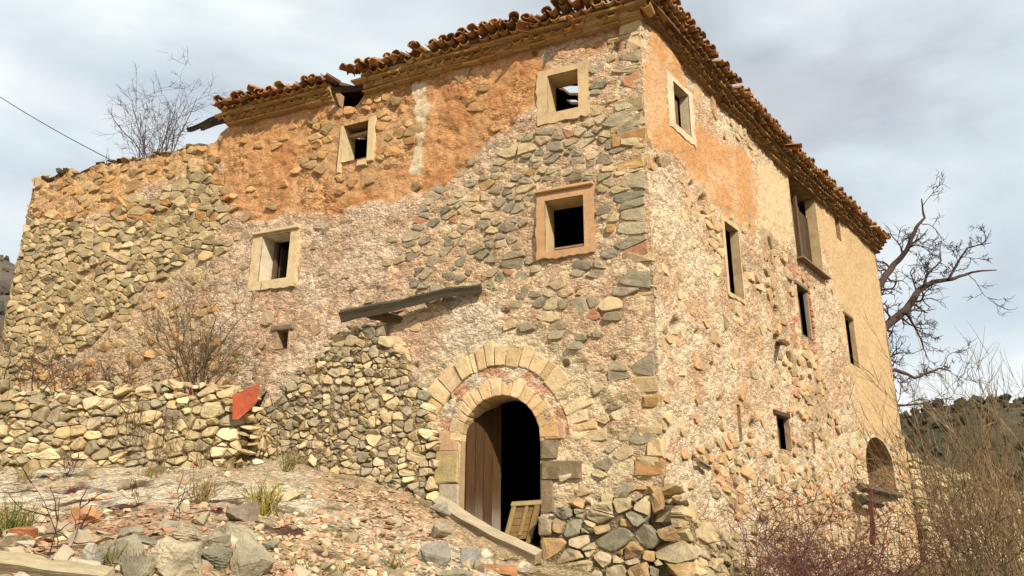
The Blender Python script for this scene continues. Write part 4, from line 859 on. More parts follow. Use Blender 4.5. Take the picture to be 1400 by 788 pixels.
# roof deck: a hipped surface with holes where it has fallen in
sA = 0.966
def roof_z(s, t):
    e_ = np.minimum(np.minimum(t*sA, s*sA), (LR-t)*sA); return ZE + 0.34 + math.tan(rad(15))*e_ + np.interp(t, [0, 3.6, 7.5, 12, 16], [0, -.16, -.18, 0.0, .25])*sm(3, 0, s)
ss = np.arange(-0.30, UP+0.01, 0.26); ts = np.arange(-0.30, LR+0.15, 0.26); SS, TT = np.meshgrid(ss, ts)
RP = C2[None, None] + SS[..., None]*dF + TT[..., None]*dR; RZ = roof_z(SS, TT)
ctrS = 0.5*(SS[:-1, :-1]+SS[1:, 1:]); ctrT = 0.5*(TT[:-1, :-1]+TT[1:, 1:])
def hit_roof(px, py):
    r = ray(px, py); tt = np.linspace(8, 45, 3000); P = CAM[None]+r[None]*(tt/r[1])[:, None]; q = P[:, :2]-C2
    A_ = np.array([dF, dR]).T; st_ = np.linalg.solve(A_, q.T).T; ins = (st_[:, 0] > 0.6) & (st_[:, 1] > 0.6); d = P[:, 2]-roof_z(st_[:, 0], st_[:, 1]); k = np.where((d > 0) & ins)[0]
    return st_[k[0]] if len(k) else None
keep = np.ones(ctrS.shape, bool)
for (px, py, rr) in ((787, 124, 0.36), (787, 139, 0.16), (1086, 266, 0.55), (1092, 266, 0.55)):
    h = hit_roof(px, py)
    if h is not None: keep &= np.hypot(ctrS-h[0], ctrT-h[1]) > rr
keep &= ~((ctrS > 5.8) & (ctrS < 6.5) & (ctrT < 0.7))
keep &= ~((ctrS > 9.2) & (fbm(ctrS*2, ctrT*2) > 0.45))
nx = len(ss); V = np.vstack([np.c_[RP.reshape(-1, 2), RZ.ravel()], np.c_[RP.reshape(-1, 2), RZ.ravel()+0.07]]); n0 = len(ss)*len(ts)
ii, jj = np.where(keep); k0 = ii*nx+jj; Fl = np.stack([k0, k0+1, k0+1+nx, k0+nx], -1); Fr = np.vstack([Fl, (Fl+n0)[:, ::-1]]).tolist()
kp = np.pad(keep, 1)
for i, j in zip(ii, jj):
    b = i*nx+j
    for (di, dj, a, c) in ((-1, 0, b, b+1), (1, 0, b+nx+1, b+nx), (0, -1, b+nx, b), (0, 1, b+1, b+nx+1)):
        if not kp[i+1+di, j+1+dj]: Fr.append([a, c, c+n0, a+n0])
roof = link('roof', mesh('roof', V-off_h, Fr, 'tile', np.tile(alb(120, 84, 56), (len(V), 1))), house); roof['label'] = 'broken hipped roof of old clay barrel tiles'
ntile = 0
def eave_tiles(fr, nn, dd, s0, s1, top, rag, lift=0.0):
    global ntile
    u = s0
    while u < s1:
        st = rag(u); zt = float(top(u)) + 0.385 + lift*st + 0.04*(fbm(np.array([u*1.7]), np.array([2.0]), 0, 3)[0]-0.5)
        if random.random() < 0.93: put('roof_tile', random.choice(CHAN), roof, fr.P(u, zt+0.055, 0.50-0.46+random.gauss(0, 0.03)), nn, dd, rad(12)+random.gauss(0, 0.03), random.gauss(0, 0.06), random.gauss(0, 0.04)); ntile += 1
        if random.random() < 0.45+0.5*st:
            put('roof_tile', random.choice(COVER), roof, fr.P(u+0.105, zt+0.050+random.gauss(0, 0.010), 0.49-0.46+random.gauss(0, 0.035)), nn, dd, rad(12)+random.gauss(0, 0.05), random.gauss(0, 0.08), random.gauss(0, 0.07)); ntile += 1
        if random.random() < 0.12+0.16*st:
            put('roof_tile', random.choice(COVER), roof, fr.P(u+0.105, zt+0.18+random.gauss(0, 0.02), 0.20-0.46+random.gauss(0, 0.05)), nn, dd, rad(10)+random.gauss(0, 0.08), random.gauss(0, 0.1), random.gauss(0, 0.15)); ntile += 1
        u += 0.212
eave_tiles(FF, nF, dF, -0.40, 5.75, tF, lambda u: 1.0 if u < 1.5 else (0.35 if u < 2.4 else (0.9 if u < 3.4 else 0.6)), 0.10)
eave_tiles(FF, nF, dF, 6.5, 9.5, tF, lambda u: 0.35 if u < 7.3 else 0.5, 0.05)
eave_tiles(FR, nR, dR, -0.35, LR+0.1, tR, lambda u: 0.95 if u < 2.6 else 0.8, 0.06)
# hip tiles and slipped tiles
hipd = (dF+dR)/np.linalg.norm(dF+dR)
for k in range(5): put('roof_tile', random.choice(COVER), roof, np.r_[C2 - hipd*0.40 + hipd*0.36*k, ZE+0.50+0.10*k+0.36*k*0.17], -hipd, np.array([hipd[1], -hipd[0]]), rad(10), 0, random.gauss(0, 0.1))
for (x, y, yw, pt) in ((421, 116, 1.9, 0.5), (312, 150, 1.2, 0.3), (330, 140, 0.4, 0.2), (352, 132, 0.8, 0.3), (368, 128, -0.5, 0.1), (392, 126, 0.3, 0.2), (480, 104, 0.6, 0.2), (492, 100, -0.3, 0.2), (513, 99, 0.5, 0.1), (572, 72, 0.4, 0.3), (735, 40, -0.5, 0.3), (762, 30, 0.9, 0.5), (440, 120, 0.5, 0.2), (703, 36, 0.4, 0.2), (620, 58, 0.8, 0.3)):
    put('roof_tile', random.choice(COVER), roof, onF(x, y, 0.16), nF, dF, pt, random.gauss(0, 0.3), yw)
# loose fill of mortar and broken tile on the eave
mb = MB()
for (fr, nn, s0, s1, top, n) in ((FF, nF, -0.2, 5.7, tF, 240), (FF, nF, 6.5, 9.5, tF, 150), (FR, nR, -0.2, LR, tR, 260)):
    for _ in range(n):
        u = random.uniform(s0, s1); V, F = random.choice(ROCKS+SHARDS); s_ = random.uniform(0.03, 0.085); V = (V*s_)@rot_rand(0.6).T
        mb.add(V + fr.P(u, float(top(u))+0.36+random.uniform(-0.03, 0.12), random.uniform(-0.1, 0.34)), F, pal(TERRA+CORN))
stuff(mb.obj('tile_rubble', 'tile', roof))
timber('rafter', onF(258, 179, -0.15), onF(316, 153, 0.1), 0.055, 0.06, alb(70, 58, 46), house, 21)
timber('rafter', onF(276, 177, 0.0), onF(318, 161, 0.1), 0.05, 0.06, alb(84, 66, 48), house, 22)
timber('rafter', onF(448, 125, 0.1), onF(505, 121, 0.05), 0.075, 0.07, alb(74, 60, 48), house, 23)
# loose stones and old tile bits on the ruined wall top
capst = []
for _ in range(150):
    u = random.uniform(9.6, LF); V, F = random.choice(ROCKS); s_ = random.uniform(0.05, 0.13)*(1.2 if u > 12.5 else 1); V = (V*s_*[1.2, 1, 0.7])@rot_rand(0.3).T
    capst.append((V + FF.P(u, float(topF(u))+random.uniform(-0.05, 0.03), random.uniform(-0.35, 0.02)), F, pal([(190, 146, 92), (160, 130, 90), (120, 104, 80), (176, 136, 88)]) if random.random() < 0.8 else pal([(86, 76, 62)]), s_))
emit(capst, front, 60, 'cap_stone')
# ragged left end of the front wall: stones proud of the end face
es = []; fe = Frame(C2 + dF*(LF-0.005), dR, dF)
v = 3.0
while v < 10.0:
    h = random.uniform(0.12, 0.26)
    for w in (0.02, 0.30):
        V, F = random.choice(ROCKS); V = (V*[0.22, 0.13, h*0.62])@rot_rand(0.12).T; es.append((V + FF.P(LF-0.06+random.gauss(0, 0.03), v+h/2, -0.12-w+random.gauss(0, 0.02)), F, pal(KHAKI), h))
    v += h*0.95
emit(es, front, 0, 'edge_stone')

# ================================================================ DRY STONE WALLS
def rubble_wall(name, label, fr, L_, vb, vt, th, ax, hf, colf, n_obj, joint=0.014, proud=(0.04, 0.10), top_rocks=60, core=(120, 98, 70), loc=None, end=True, sizef=None, keepf=None):
    """thing: a core of earth and small stone, faced with fitted stones and topped with loose ones. vb / vt give foot and top along u."""
    t = thing(name, loc if loc is not None else tuple(fr.P(L_/2, float(vb(L_/2)))), label, 'stone wall')
    us = np.linspace(0.22, L_-0.06, max(8, int(L_/0.15))); mb = MB(); V = []; k = 10
    for u in us:
        zs = np.linspace(float(vb(u))-0.5, float(vt(u))-0.14, 8)
        for z in zs: V.append(fr.P(u, z, 0.018 + random.gauss(0, 0.014)))
        V.append(fr.P(u, zs[-1], -th)); V.append(fr.P(u, zs[0], -th))
    F = [[i*k+a, i*k+(a+1) % k, (i+1)*k+(a+1) % k, (i+1)*k+a] for i in range(len(us)-1) for a in range(k)] + [list(range(k)), [(len(us)-1)*k+a for a in range(k)][::-1]]
    mb.add(V, F, alb(*core)); cr_ = mb.obj('core', 'ground', t)
    v0 = min(float(vb(u)) for u in us)-0.2; v1 = max(float(vt(u)) for u in us)
    S = row_seeds(0, L_, v0, v1, lambda u, v: hf(u, v)*1.22, ax, 0.36); ws = list(RNG.normal(0.1, 0.22, len(S))); st = []
    for _ in range(int(len(S)*0.55)): S.append((random.uniform(0, L_), random.uniform(v0, v1))); ws.append(random.uniform(-0.55, -0.3))
    for (u, v), P in zip(S, cells(S, ws, ax*0.85, (-0.02, v0, L_+0.02, v1+0.1))):
        if P is None or v > float(vt(min(max(u, 0), L_)))+random.uniform(-0.10, 0.06) or v < float(vb(u))-0.25 or u < 0 or u > L_: continue
        if keepf and not keepf(u, v): continue
        a_ = random.gauss(0, 0.07); cP = P.mean(0); P = cP + (P-cP)@np.array([[math.cos(a_), -math.sin(a_)], [math.sin(a_), math.cos(a_)]])*random.uniform(0.90, 1.03)
        s = stone_mesh(fr, P, joint*random.uniform(0.5, 1.6), random.uniform(*proud), sink=0.1, rough=0.4, corner=0.15)
        if s: st.append((s[0], s[1], colf(u, v), s[3]))
    if end:
        for ue in ((L_,) if end == 'r' else (0, L_)):
            z = float(vb(ue))-0.1
            while z < float(vt(ue))-0.05:
                h = random.uniform(0.12, 0.2)
                for w in np.arange(0.05, th, 0.28):
                    Vr, Fr_ = random.choice(ROCKS); Vr = (Vr*[0.17, 0.17, h*0.62])@rot_rand(0.15).T; st.append((Vr + fr.P(ue+random.gauss(0, 0.03), z+h/2, -w-0.05), Fr_, colf(ue, z), h*0.7))
                z += h
    for _ in range(top_rocks):
        u = random.uniform(0, L_); Vr, Fr_ = random.choice(ROCKS); s_ = random.choice((0.07, 0.09, 0.11, 0.14, 0.18))*random.uniform(0.8, 1.15); Vr = (Vr*s_*[1.15, 0.9, 0.7])@rot_rand(0.25).T
        st.append((Vr + fr.P(u, float(vt(u))+s_*0.25, random.uniform(-th+0.1, 0.0)), Fr_, colf(u, float(vt(u))), s_))
    emit(st, t, n_obj); return t
# garden wall
gd = (GB-GA)[:2]; GL = float(np.linalg.norm(gd)); gd = gd/GL; gn = np.array([gd[1], -gd[0]]); fg = Frame(GA[:2], gd, gn, 0.10, float(GA[2]))
gb = lambda u: ground_base(np.array([GA[0]+gd[0]*u]), np.array([GA[1]+gd[1]*u]))[0]-0.05
gpx = [fg.uv(x, 650)[0] for x in (-60, 0, 60, 130, 200, 250, 300, 325)]; gpv = [fg.uv(x, y)[1] for x, y in ((-60, 535), (0, 535), (60, 540), (130, 525), (200, 528), (250, 530), (300, 532), (325, 555))]
gt = lambda u: np.interp(u, gpx, gpv)
def gcol(u, v): 
    r = u/GL
    return pal(PALE+KHAKI[:3], 0.09) if r > 0.75 and random.random() < 0.7 else pal(KHAKI+GREY[:3]+PALE[:3], 0.08)
rubble_wall('garden_wall', 'low dry stone wall with a bare shrub growing behind it', fg, GL, gb, gt, 0.55, 1.75, lambda u, v: 0.135, gcol, 290, 0.006, (0.05, 0.12), 60, (156, 132, 94), end='r')
# rubble built against the facade left of the doorway
ra0 = np.array(onF(597, 660, 0.10)[:2]); rb0 = np.array(onF(343, 600, 0.34)[:2]); rd = rb0-ra0; RL = float(np.linalg.norm(rd)); rd = rd/RL; rn = np.array([rd[1], -rd[0]]); rn = rn if rn@nF > 0 else -rn
frb = Frame(ra0, rd, rn, 0.03, 2.2)
def along(fr, pts): q = sorted(fr.uv(*p) for p in pts); return lambda u: np.interp(u, [a[0] for a in q], [a[1] for a in q])
rt = along(frb, [(597, 585), (585, 545), (560, 500), (545, 470), (520, 445), (480, 446), (455, 462), (430, 490), (405, 512), (385, 535), (360, 552), (343, 565)])
rbm = along(frb, [(600, 700), (560, 682), (500, 668), (430, 646), (340, 632)])
rubble_wall('rubble_wall', 'wall of small grey rubble stones built against the facade beside the arched doorway', frb, RL, rbm, rt, 0.5, 1.5, lambda u, v: 0.122, lambda u, v: pal(GREY+KHAKI[:3]+PALE[:2], 0.08) if u > 1.3 or random.random() < 0.4 else pal(PALE+GREY[:2], 0.08), 290, 0.006, (0.03, 0.09), 10, (160, 136, 100), end=False)
# foot of the house corner: big stones, front part then side part
pf = Frame(C2+nF*0.22, dF, nF, 0.12, 1.9); pr = Frame(C2+nR*0.22, dR, nR, 0.25, 1.9)
ptop = along(pf, [(910, 678), (880, 676), (840, 682), (800, 690), (765, 700), (740, 712)]); pu1 = pf.uv(738, 740)[0]
LICH = [(184, 150, 104), (192, 158, 112), (176, 144, 104)]
def pcol(u, v): return pal(LICH, 0.1) if random.random() < 0.16 else pal([(176, 160, 128), (160, 148, 120), (192, 172, 136), (146, 138, 116), (200, 180, 144)], 0.1)
pl = rubble_wall('footing_wall', 'footing of big rough lichen-stained stones around the house corner, facing the slope', Frame(C2+nF*0.22, dF, nF, 0.12, 1.9), pu1, lambda u: -0.4, ptop, 0.4, 1.7, lambda u, v: 0.185, pcol, 150, 0.009, (0.05, 0.11), 10, (150, 130, 98), end=False)
prt = along(pr, [(905, 676), (935, 690), (960, 708), (985, 728), (1000, 760), (1008, 790)])
rubble_wall('footing_wall', 'footing of pale slanting stones under the side wall, sinking into the brambles', Frame(C2+nR*0.22+nF*0.30, dR, nR, 0.25, 1.9), 3.4, lambda u: -1.2, lambda u: np.interp(u, [0, 0.6, 1.4, 2.2, 2.9, 3.4], [2.05, 1.85, 1.5, 1.05, 0.3, -0.3]), 0.4, 1.5, lambda u, v: 0.17, lambda u, v: pal([(196, 172, 132), (182, 162, 126), (206, 184, 144), (168, 154, 124)], 0.08), 120, 0.008, (0.04, 0.09), 12, (160, 138, 102), end=False)
cst = []
z = -0.2; k = 0
while z < 1.95:
    h = random.uniform(0.24, 0.34); V, F = big_rock(70+k, (random.uniform(0.30, 0.42), random.uniform(0.28, 0.34), h*0.60), 2, 0.6); V = V@np.array(Matrix.Rotation(random.uniform(-0.3, 0.3)+rad(-25), 3, 'Z')).T
    cc = C2 + nF*(0.10+0.12*(1.9-z)) + nR*(0.08+0.22*(1.9-z)); cst.append((V + np.r_[cc, z+h/2], F, pal(LICH if k % 2 == 0 else [(176, 160, 128), (190, 170, 134)], 0.06), 0.3)); z += h*0.93; k += 1
emit(cst, pl, 20, 'corner_stone', 'boulder')
# short return of the garden wall towards the facade
rq = Frame(GB[:2]+np.array([0.02, 0.5]), np.array([0.10, 0.995]), np.array([0.995, -0.10]), 0.03, 2.6)
rubble_wall('return_wall', 'short return of the garden wall running back beside the orange sheet', rq, 1.5, lambda u: 2.3, lambda u: 3.3+0.3*u, 0.4, 1.3, lambda u, v: 0.15, lambda u, v: pal(KHAKI, 0.1), 60, 0.008, (0.03, 0.07), 6, (112, 90, 60), end=False)
# ruined terrace wall running on from the far end of the house
q0 = np.array(onR(1243, 640, 0.05)[:2]); fs = Frame(q0, np.array([math.sin(rad(62)), math.cos(rad(62))]), np.array([math.cos(rad(62)), -math.sin(rad(62))]), 0.06, 3.0)
stp = along(fs, [(1243, 622), (1262, 630), (1275, 640), (1300, 645), (1330, 652), (1360, 672)])
rubble_wall('field_wall', 'ruined wall of thin flat courses running on from the far end of the house', fs, 6.5, lambda u: 0.2, stp, 0.6, 2.2, lambda u, v: 0.17, lambda u, v: pal(KHAKI+PALE, 0.1), 200, 0.012, (0.04, 0.10), 40, (146, 122, 86), end=False)

# ================================================================ THINGS BY THE DOOR AND ON THE SLOPE
# leaning beam
p0, p1 = onF(596, 690, 0.62), onF(735, 757, 0.95); p1[2] = gz(p1[0], p1[1])+0.10
o = timber('wooden_beam', p0, p1, 0.118, 0.092, alb(196, 174, 138), None, 31); tag(o, 'weathered grey squared beam leaning across the foot of the doorway', 'beam')
# panel of boards
pc = onF(709, 742, 0.12); pt_ = thing('wooden_panel', tuple(pc), 'small framed panel of brown boards leaning in the doorway', 'wooden panel')
pX = -dF; pX3 = np.array([pX[0], pX[1], 0.0]); tilt = rad(14); Zt = np.array([-nF[0]*math.sin(tilt), -nF[1]*math.sin(tilt), math.cos(tilt)]); roll_ = rad(10)
e1_ = pX3*math.cos(roll_) - Zt*math.sin(roll_)*-0.25; e1_ /= np.linalg.norm(e1_); e2_ = Zt*math.cos(roll_) + pX3*math.sin(roll_); e2_ -= e1_*(e1_@e2_)*0.0; e2_ /= np.linalg.norm(e2_); e3_ = np.cross(e1_, e2_)
if e3_[:2]@nF < 0: e3_ = -e3_
def pbox(name, a, b, c, d, w0, w1, colr):
    q = np.array([(x, y, w) for w in (w0, w1) for (x, y) in ((a, c), (b, c), (b, d), (a, d))]) + RNG.uniform(-0.004, 0.004, (8, 3))
    V = q[:, :1]*e1_ + q[:, 1:2]*e2_ + q[:, 2:]*e3_; link(name, mesh(name, V, BOXF, 'old_wood', np.tile(colr, (8, 1))), pt_)
for k in range(5): pbox('board', -0.26, 0.22, 0.05+k*0.108, 0.15+k*0.108, 0.0, 0.022, alb(146, 112, 66)*random.uniform(0.75, 1.15))
pbox('stile', -0.25, -0.18, 0.0, 0.56, 0.024, 0.055, alb(176, 144, 92)); pbox('stile', 0.14, 0.22, -0.02, 0.56, 0.024, 0.055, alb(150, 118, 74)); pbox('rail', -0.27, 0.24, 0.565, 0.635, -0.01, 0.06, alb(186, 158, 108)); pbox('brace', -0.03, 0.03, 0.1, 0.56, 0.024, 0.045, alb(166, 134, 84))
# orange sheet in the gap of the walls
oc = at(337, 550, 13.3); Pq = np.array([at(318, 541, 12.72), at(355, 524, 12.9), at(352, 548, 12.9), at(342, 560, 12.85), at(326, 574, 12.75), at(318, 574, 12.72)])
nn_ = np.array([0.2, -0.95, 0.2]); V = np.vstack([Pq + nn_*w for w in (0.012, -0.012)]); k = len(Pq)
o = link('metal_sheet', mesh('metal_sheet', V-oc, [list(range(k)), list(range(k, 2*k))[::-1]] + [[i, i+k, (i+1) % k+k, (i+1) % k] for i in range(k)], 'orange_paint'), None, oc); tag(o, 'orange-red sheet standing in the gap between the two rubble walls', 'sheet')

# boulders
def boulder(px, py, sx, sy, sz, seed, c, label, cat='boulder', rz=0.0, strata=1.0, group=None, dip=0.0, Y=None, sink=0.5):
    P = seat(px, py) if Y is None else at(px, py, Y); sx, sy, sz = sx*0.86, sy*0.86, sz*0.72; V, F = big_rock(seed, (sx, sy, sz), 2 if sx < 0.15 else 3, strata)
    Mz = np.array(Matrix.Rotation(rz, 3, 'Z') @ Matrix.Rotation(dip, 3, 'Y')); V = V@Mz.T; V[:, 2] -= V[:, 2].min(); V[:, 2] -= sz*sink
    c = np.asarray(c)*(1.0 if cat == 'boulder' else 1.25); cc = np.tile(c, (len(V), 1)); lich = sm(0.55, 0.66, fbm(V[:, 0]*5/max(sx, .2)*0.3+seed, V[:, 1]*4, V[:, 2]*4, 4)); cc = mixc(cc, np.asarray(c)*1.3+0.01, lich*0.7)
    o = link('boulder' if cat == 'boulder' else 'stone', mesh('boulder', V, F, 'boulder', cc), None, (P[0], P[1], gz(P[0], P[1]))); tag(o, label, cat, group); return o
G1, G2, G3 = alb(168, 154, 122), alb(152, 141, 112), alb(184, 166, 130)
boulder(158, 766, 0.24, 0.22, 0.24, 1, G2, 'rounded grey boulder with dry grass growing on its side', rz=0.4)
boulder(245, 783, 0.26, 0.20, 0.20, 2, G3, 'pale brown flat-topped boulder beside the grey rounded one', rz=1.0)
boulder(340, 784, 0.16, 0.18, 0.24, 3, G1, 'tall angular grey boulder at the right edge of the rock heap', rz=0.2)
boulder(322, 745, 0.27, 0.17, 0.14, 4, G1, 'long slabby grey boulder with thin beds lying over the heap', rz=0.25, dip=0.12)
boulder(262, 738, 0.20, 0.16, 0.17, 5, G3, 'squarish light grey boulder at the back of the heap', rz=0.8)
boulder(335, 712, 0.24, 0.16, 0.16, 6, alb(146, 128, 104), 'brown boulder with an orange lichen patch on top of the heap', rz=0.1)
boulder(208, 748, 0.26, 0.17, 0.12, 7, G2, 'low grey slab wedged behind the rounded boulder', rz=-0.3)
boulder(288, 770, 0.20, 0.16, 0.15, 8, G2, 'grey boulder in the middle of the heap', rz=1.9)
boulder(120, 776, 0.17, 0.16, 0.15, 9, alb(196, 184, 158), 'whitish crumbly rock at the end of the old log', rz=0.5)
boulder(186, 785, 0.15, 0.14, 0.15, 10, G2, 'dark grey rock below the rounded boulder', rz=2.2)
boulder(232, 722, 0.14, 0.12, 0.10, 12, G1, 'small grey rock behind the heap', rz=1.2)
boulder(100, 715, 0.28, 0.16, 0.16, 13, alb(206, 146, 98), 'orange lump of fired clay among the tile shards', rz=0.1, strata=0.4)
boulder(35, 738, 0.16, 0.12, 0.10, 14, alb(186, 118, 74), 'reddish brown stone beside the green tuft', rz=0.7)
boulder(595, 772, 0.19, 0.14, 0.26, 15, alb(150, 140, 118), 'upright pointed grey stone below the doorway', 'stone', rz=0.3)
boulder(643, 774, 0.18, 0.14, 0.16, 16, alb(146, 140, 126), 'grey block in front of the leaning beam', 'stone', rz=0.9)
boulder(603, 706, 0.20, 0.16, 0.17, 17, alb(150, 140, 116), 'rounded grey stone under the upper end of the beam', 'stone', rz=0.6, sink=0.1)
boulder(600, 738, 0.24, 0.17, 0.22, 18, alb(156, 140, 112), 'squared grey-brown stone below the left door jamb', 'stone', rz=0.2, sink=0.2)
boulder(710, 783, 0.26, 0.17, 0.12, 19, alb(176, 160, 130), 'flat pale stone at the foot of the footing wall', 'stone', rz=0.2)
boulder(172, 668, 0.16, 0.16, 0.15, 20, alb(140, 118, 90), 'brown pointed stone on the white rock ledge', 'stone', rz=0.2)
boulder(70, 650, 0.34, 0.20, 0.12, 21, alb(206, 190, 158), 'long whitish slab at the foot of the garden wall', 'stone', rz=0.1)
boulder(390, 683, 0.26, 0.16, 0.10, 22, alb(196, 168, 124), 'flat tan stone by the flowering tuft', 'stone', rz=0.1)
boulder(352, 634, 0.14, 0.12, 0.10, 23, alb(220, 204, 172), 'small white stone in the gap of the walls', 'stone', rz=0.1)
boulder(560, 664, 0.22, 0.16, 0.16, 24, alb(150, 128, 96), 'brown stone at the foot of the rubble wall', 'stone', rz=0.1)
boulder(620, 792, 0.22, 0.12, 0.10, 25, G2, 'dark flat stone beside the curved roof tile', 'stone', rz=0.1)
boulder(292, 752, 0.17, 0.13, 0.11, 26, G1, 'grey slab leaning under the long slabby boulder', rz=0.7)
boulder(372, 752, 0.10, 0.09, 0.09, 27, G2, 'small grey rock at the tip of the long slabby boulder', rz=0.2)
boulder(180, 735, 0.15, 0.12, 0.10, 28, G1, 'grey rock above the rounded boulder', rz=1.4)
boulder(275, 716, 0.13, 0.11, 0.10, 29, G3, 'pale angular rock behind the squarish boulder', rz=0.5)
boulder(225, 762, 0.12, 0.10, 0.10, 30, alb(196, 178, 140), 'tan rock between the rounded boulder and the heap', rz=2.0)
# old log
l0, l1 = at(-40, 766, 4.5), at(150, 792, 4.3)
o = timber('log', l0, l1, 0.062, 0.045, alb(200, 178, 136), None, 41, wob=0.25, n=26); tag(o, 'grey split log lying beside the boulders', 'log')
P = seat(672, 780); o = link('roof_tile', COVER[4], None, (P[0]-0.2, P[1], gz(P[0], P[1])+0.0)); o.rotation_euler = (0.15, 0.1, 0.35); tag(o, 'fallen curved roof tile lying below the doorway', 'roof tile')

# loose stones and shards of tile scattered over the slope
sc = {}
def scatter(n, poly):
    p = np.asarray(poly, float); a, b = p.min(0), p.max(0); out = []
    while len(out) < n:
        q = RNG.uniform(a, b, (n*3, 2)); q = q[sdpoly(q[:, 0], q[:, 1], p) > 0]; out.extend(q.tolist())
    return out[:n]
AREA = [(-20, 640), (330, 640), (420, 640), (590, 695), (640, 748), (740, 770), (760, 792), (-20, 792)]
RED = [(-20, 700), (330, 695), (210, 750), (-20, 765)]; RED2 = [(430, 645), (520, 652), (600, 705), (610, 750), (520, 735), (450, 690)]; LOW = [(340, 700), (470, 705), (600, 740), (720, 790), (360, 790)]
REDC = [(202, 156, 122), (194, 142, 108), (208, 170, 136), (180, 130, 98), (198, 172, 138)]; PALC = [(202, 180, 144), (188, 164, 128), (174, 150, 114), (214, 194, 160), (158, 138, 108)]
rs = np.linspace(3.6, 15, 600)
def seat_many(q):
    q = np.array(q); r = (q[:, :1]-700)/FPX*R_ + (394-q[:, 1:])/FPX*U_ + _F; P = CAM[None, None] + r[:, None, :]*(rs[None, :]/r[:, 1:2])[..., None]
    d = P[..., 2]-ground_base(P[..., 0], P[..., 1]); k = np.argmax(d < 0, axis=1); return P[np.arange(len(q)), k]
items = []
for (n, poly, cols, shp, smin, smax) in ((620, RED, REDC+PALC[:2], SHARDS, .02, .07), (700, RED2, REDC+PALC, SHARDS, .02, .08), (1100, LOW, PALC+REDC[:3], SHARDS+ROCKS, .015, .055), (550, AREA, PALC+REDC[:2], SHARDS+ROCKS, .015, .06), (140, AREA, PALC, ROCKS, .05, .10)):
    for P in seat_many(scatter(n, poly)):
        items.append((P[0], P[1], random.choice(range(len(shp))), shp, random.uniform(smin, smax)**1.0*random.choice((0.6, 0.8, 1, 1.25)), cols))
MARKS = [((30, 775), 'the old log'), ((200, 770), 'the grey boulder heap'), ((345, 730), 'the brown lichen boulder'), ((100, 715), 'the orange clay lump'), ((12, 722), 'the green spiky tuft'), ((275, 690), 'the dry twiggy tuft'), ((357, 706), 'the yellow-green tuft'), ((595, 765), 'the upright pointed stone'), ((672, 780), 'the fallen curved tile'), ((500, 668), 'the rubble wall foot'), ((170, 645), 'the garden wall foot'), ((535, 770), 'the thin green weed'), ((450, 778), 'the low green tufts'), ((395, 645), 'the green weed by the rubble wall'), ((520, 745), 'the dark red stonecrop'), ((600, 715), 'the upper end of the beam'), ((640, 770), 'the grey block by the beam'), ((390, 683), 'the flat tan stone'), ((172, 668), 'the brown pointed stone')]
zs = ground_z(np.array([i[0] for i in items]), np.array([i[1] for i in items]))
order = sorted(range(len(items)), key=lambda k: -items[k][4]/max(2.0, items[k][1])); rest = MB(); me_cache = {}
for rank, k in enumerate(order):
    x, y, vi, shp, s_, cols = items[k]; V, F = shp[vi]; isS = V[:, 2].max() < 0.35
    if rank < 230:
        cc = cols[random.randrange(len(cols))]; key = (isS, vi, id(shp), cc)
        if key not in me_cache: me_cache[key] = mesh('stone', V, F, 'shard', np.tile(alb(*cc), (len(V), 1)))
        red = cc in REDC
        o = link('tile_shard' if red else 'loose_stone', me_cache[key], None, (x, y, zs[k]+0.2*s_)); o.scale = (s_, s_, s_); o.rotation_euler = (random.gauss(0, 0.25), random.gauss(0, 0.25), random.uniform(0, 6.28))
        qx, qy = pj(np.array([[x, y, zs[k]]])); mk = min(MARKS, key=lambda m_: (m_[0][0]-qx[0])**2 + 4*(m_[0][1]-qy[0])**2)[1]
        sz_ = 'larger' if s_ > 0.075 else 'small'; cn = dict(zip(REDC+PALC, ('red', 'dark red', 'pink', 'rust-brown', 'pinkish tan', 'cream', 'beige', 'tan', 'whitish', 'greyish')))[cc]
        lab = f'{sz_} {cn} {"flat tile shard" if isS and red else ("flat stone flake" if isS else "rounded stone")} lying near {mk}'
        tag(o, lab, 'tile shard' if red else 'stone', lab.replace(' lying', 's') if True else None)
    else: rest.add((V*s_)@rot_rand(0.3).T + [x, y, zs[k]+0.15*s_], F, pal(cols, 0.12))
o = stuff(rest.obj('gravel', 'shard')); o['label'] = 'gravel of pale stone chips and red tile fragments on the slope'; o['category'] = 'gravel'

# ================================================================ PLANTS
RMIN = 0.005
def grow(mb, p, d, L_, r, depth, col, seg=6, gnarl=0.25, upl=0.08, kids=4, shrink=0.62, spread=0.8, kmin=0.3, n=4, rtip=0.35):
    pts = [np.asarray(p, float)]; d = np.asarray(d, float); d = d/np.linalg.norm(d); dirs = [d]
    for i in range(seg):
        d = d + RNG.normal(0, gnarl, 3)*0.5 + np.array([0, 0, upl]); d = d/np.linalg.norm(d); pts.append(pts[-1]+d*L_/seg); dirs.append(d)
    rr = np.linspace(r, r*rtip, seg+1); V, F = tube(pts, rr, n, False); mb.add(V, F, col*random.uniform(0.8, 1.15))
    if depth > 0:
        for k in range(kids):
            t = random.uniform(kmin, 1.0)*seg; i = min(int(t), seg-1); q = pts[i]+(pts[i+1]-pts[i])*(t-i)
            dd = dirs[i]+RNG.normal(0, spread, 3)*0.8; grow(mb, q, dd, L_*shrink*random.uniform(0.6, 1.15), max(rr[i]*0.62, RMIN), depth-1, col, max(3, seg-1), gnarl, upl, kids, shrink, spread, kmin, 3, rtip)
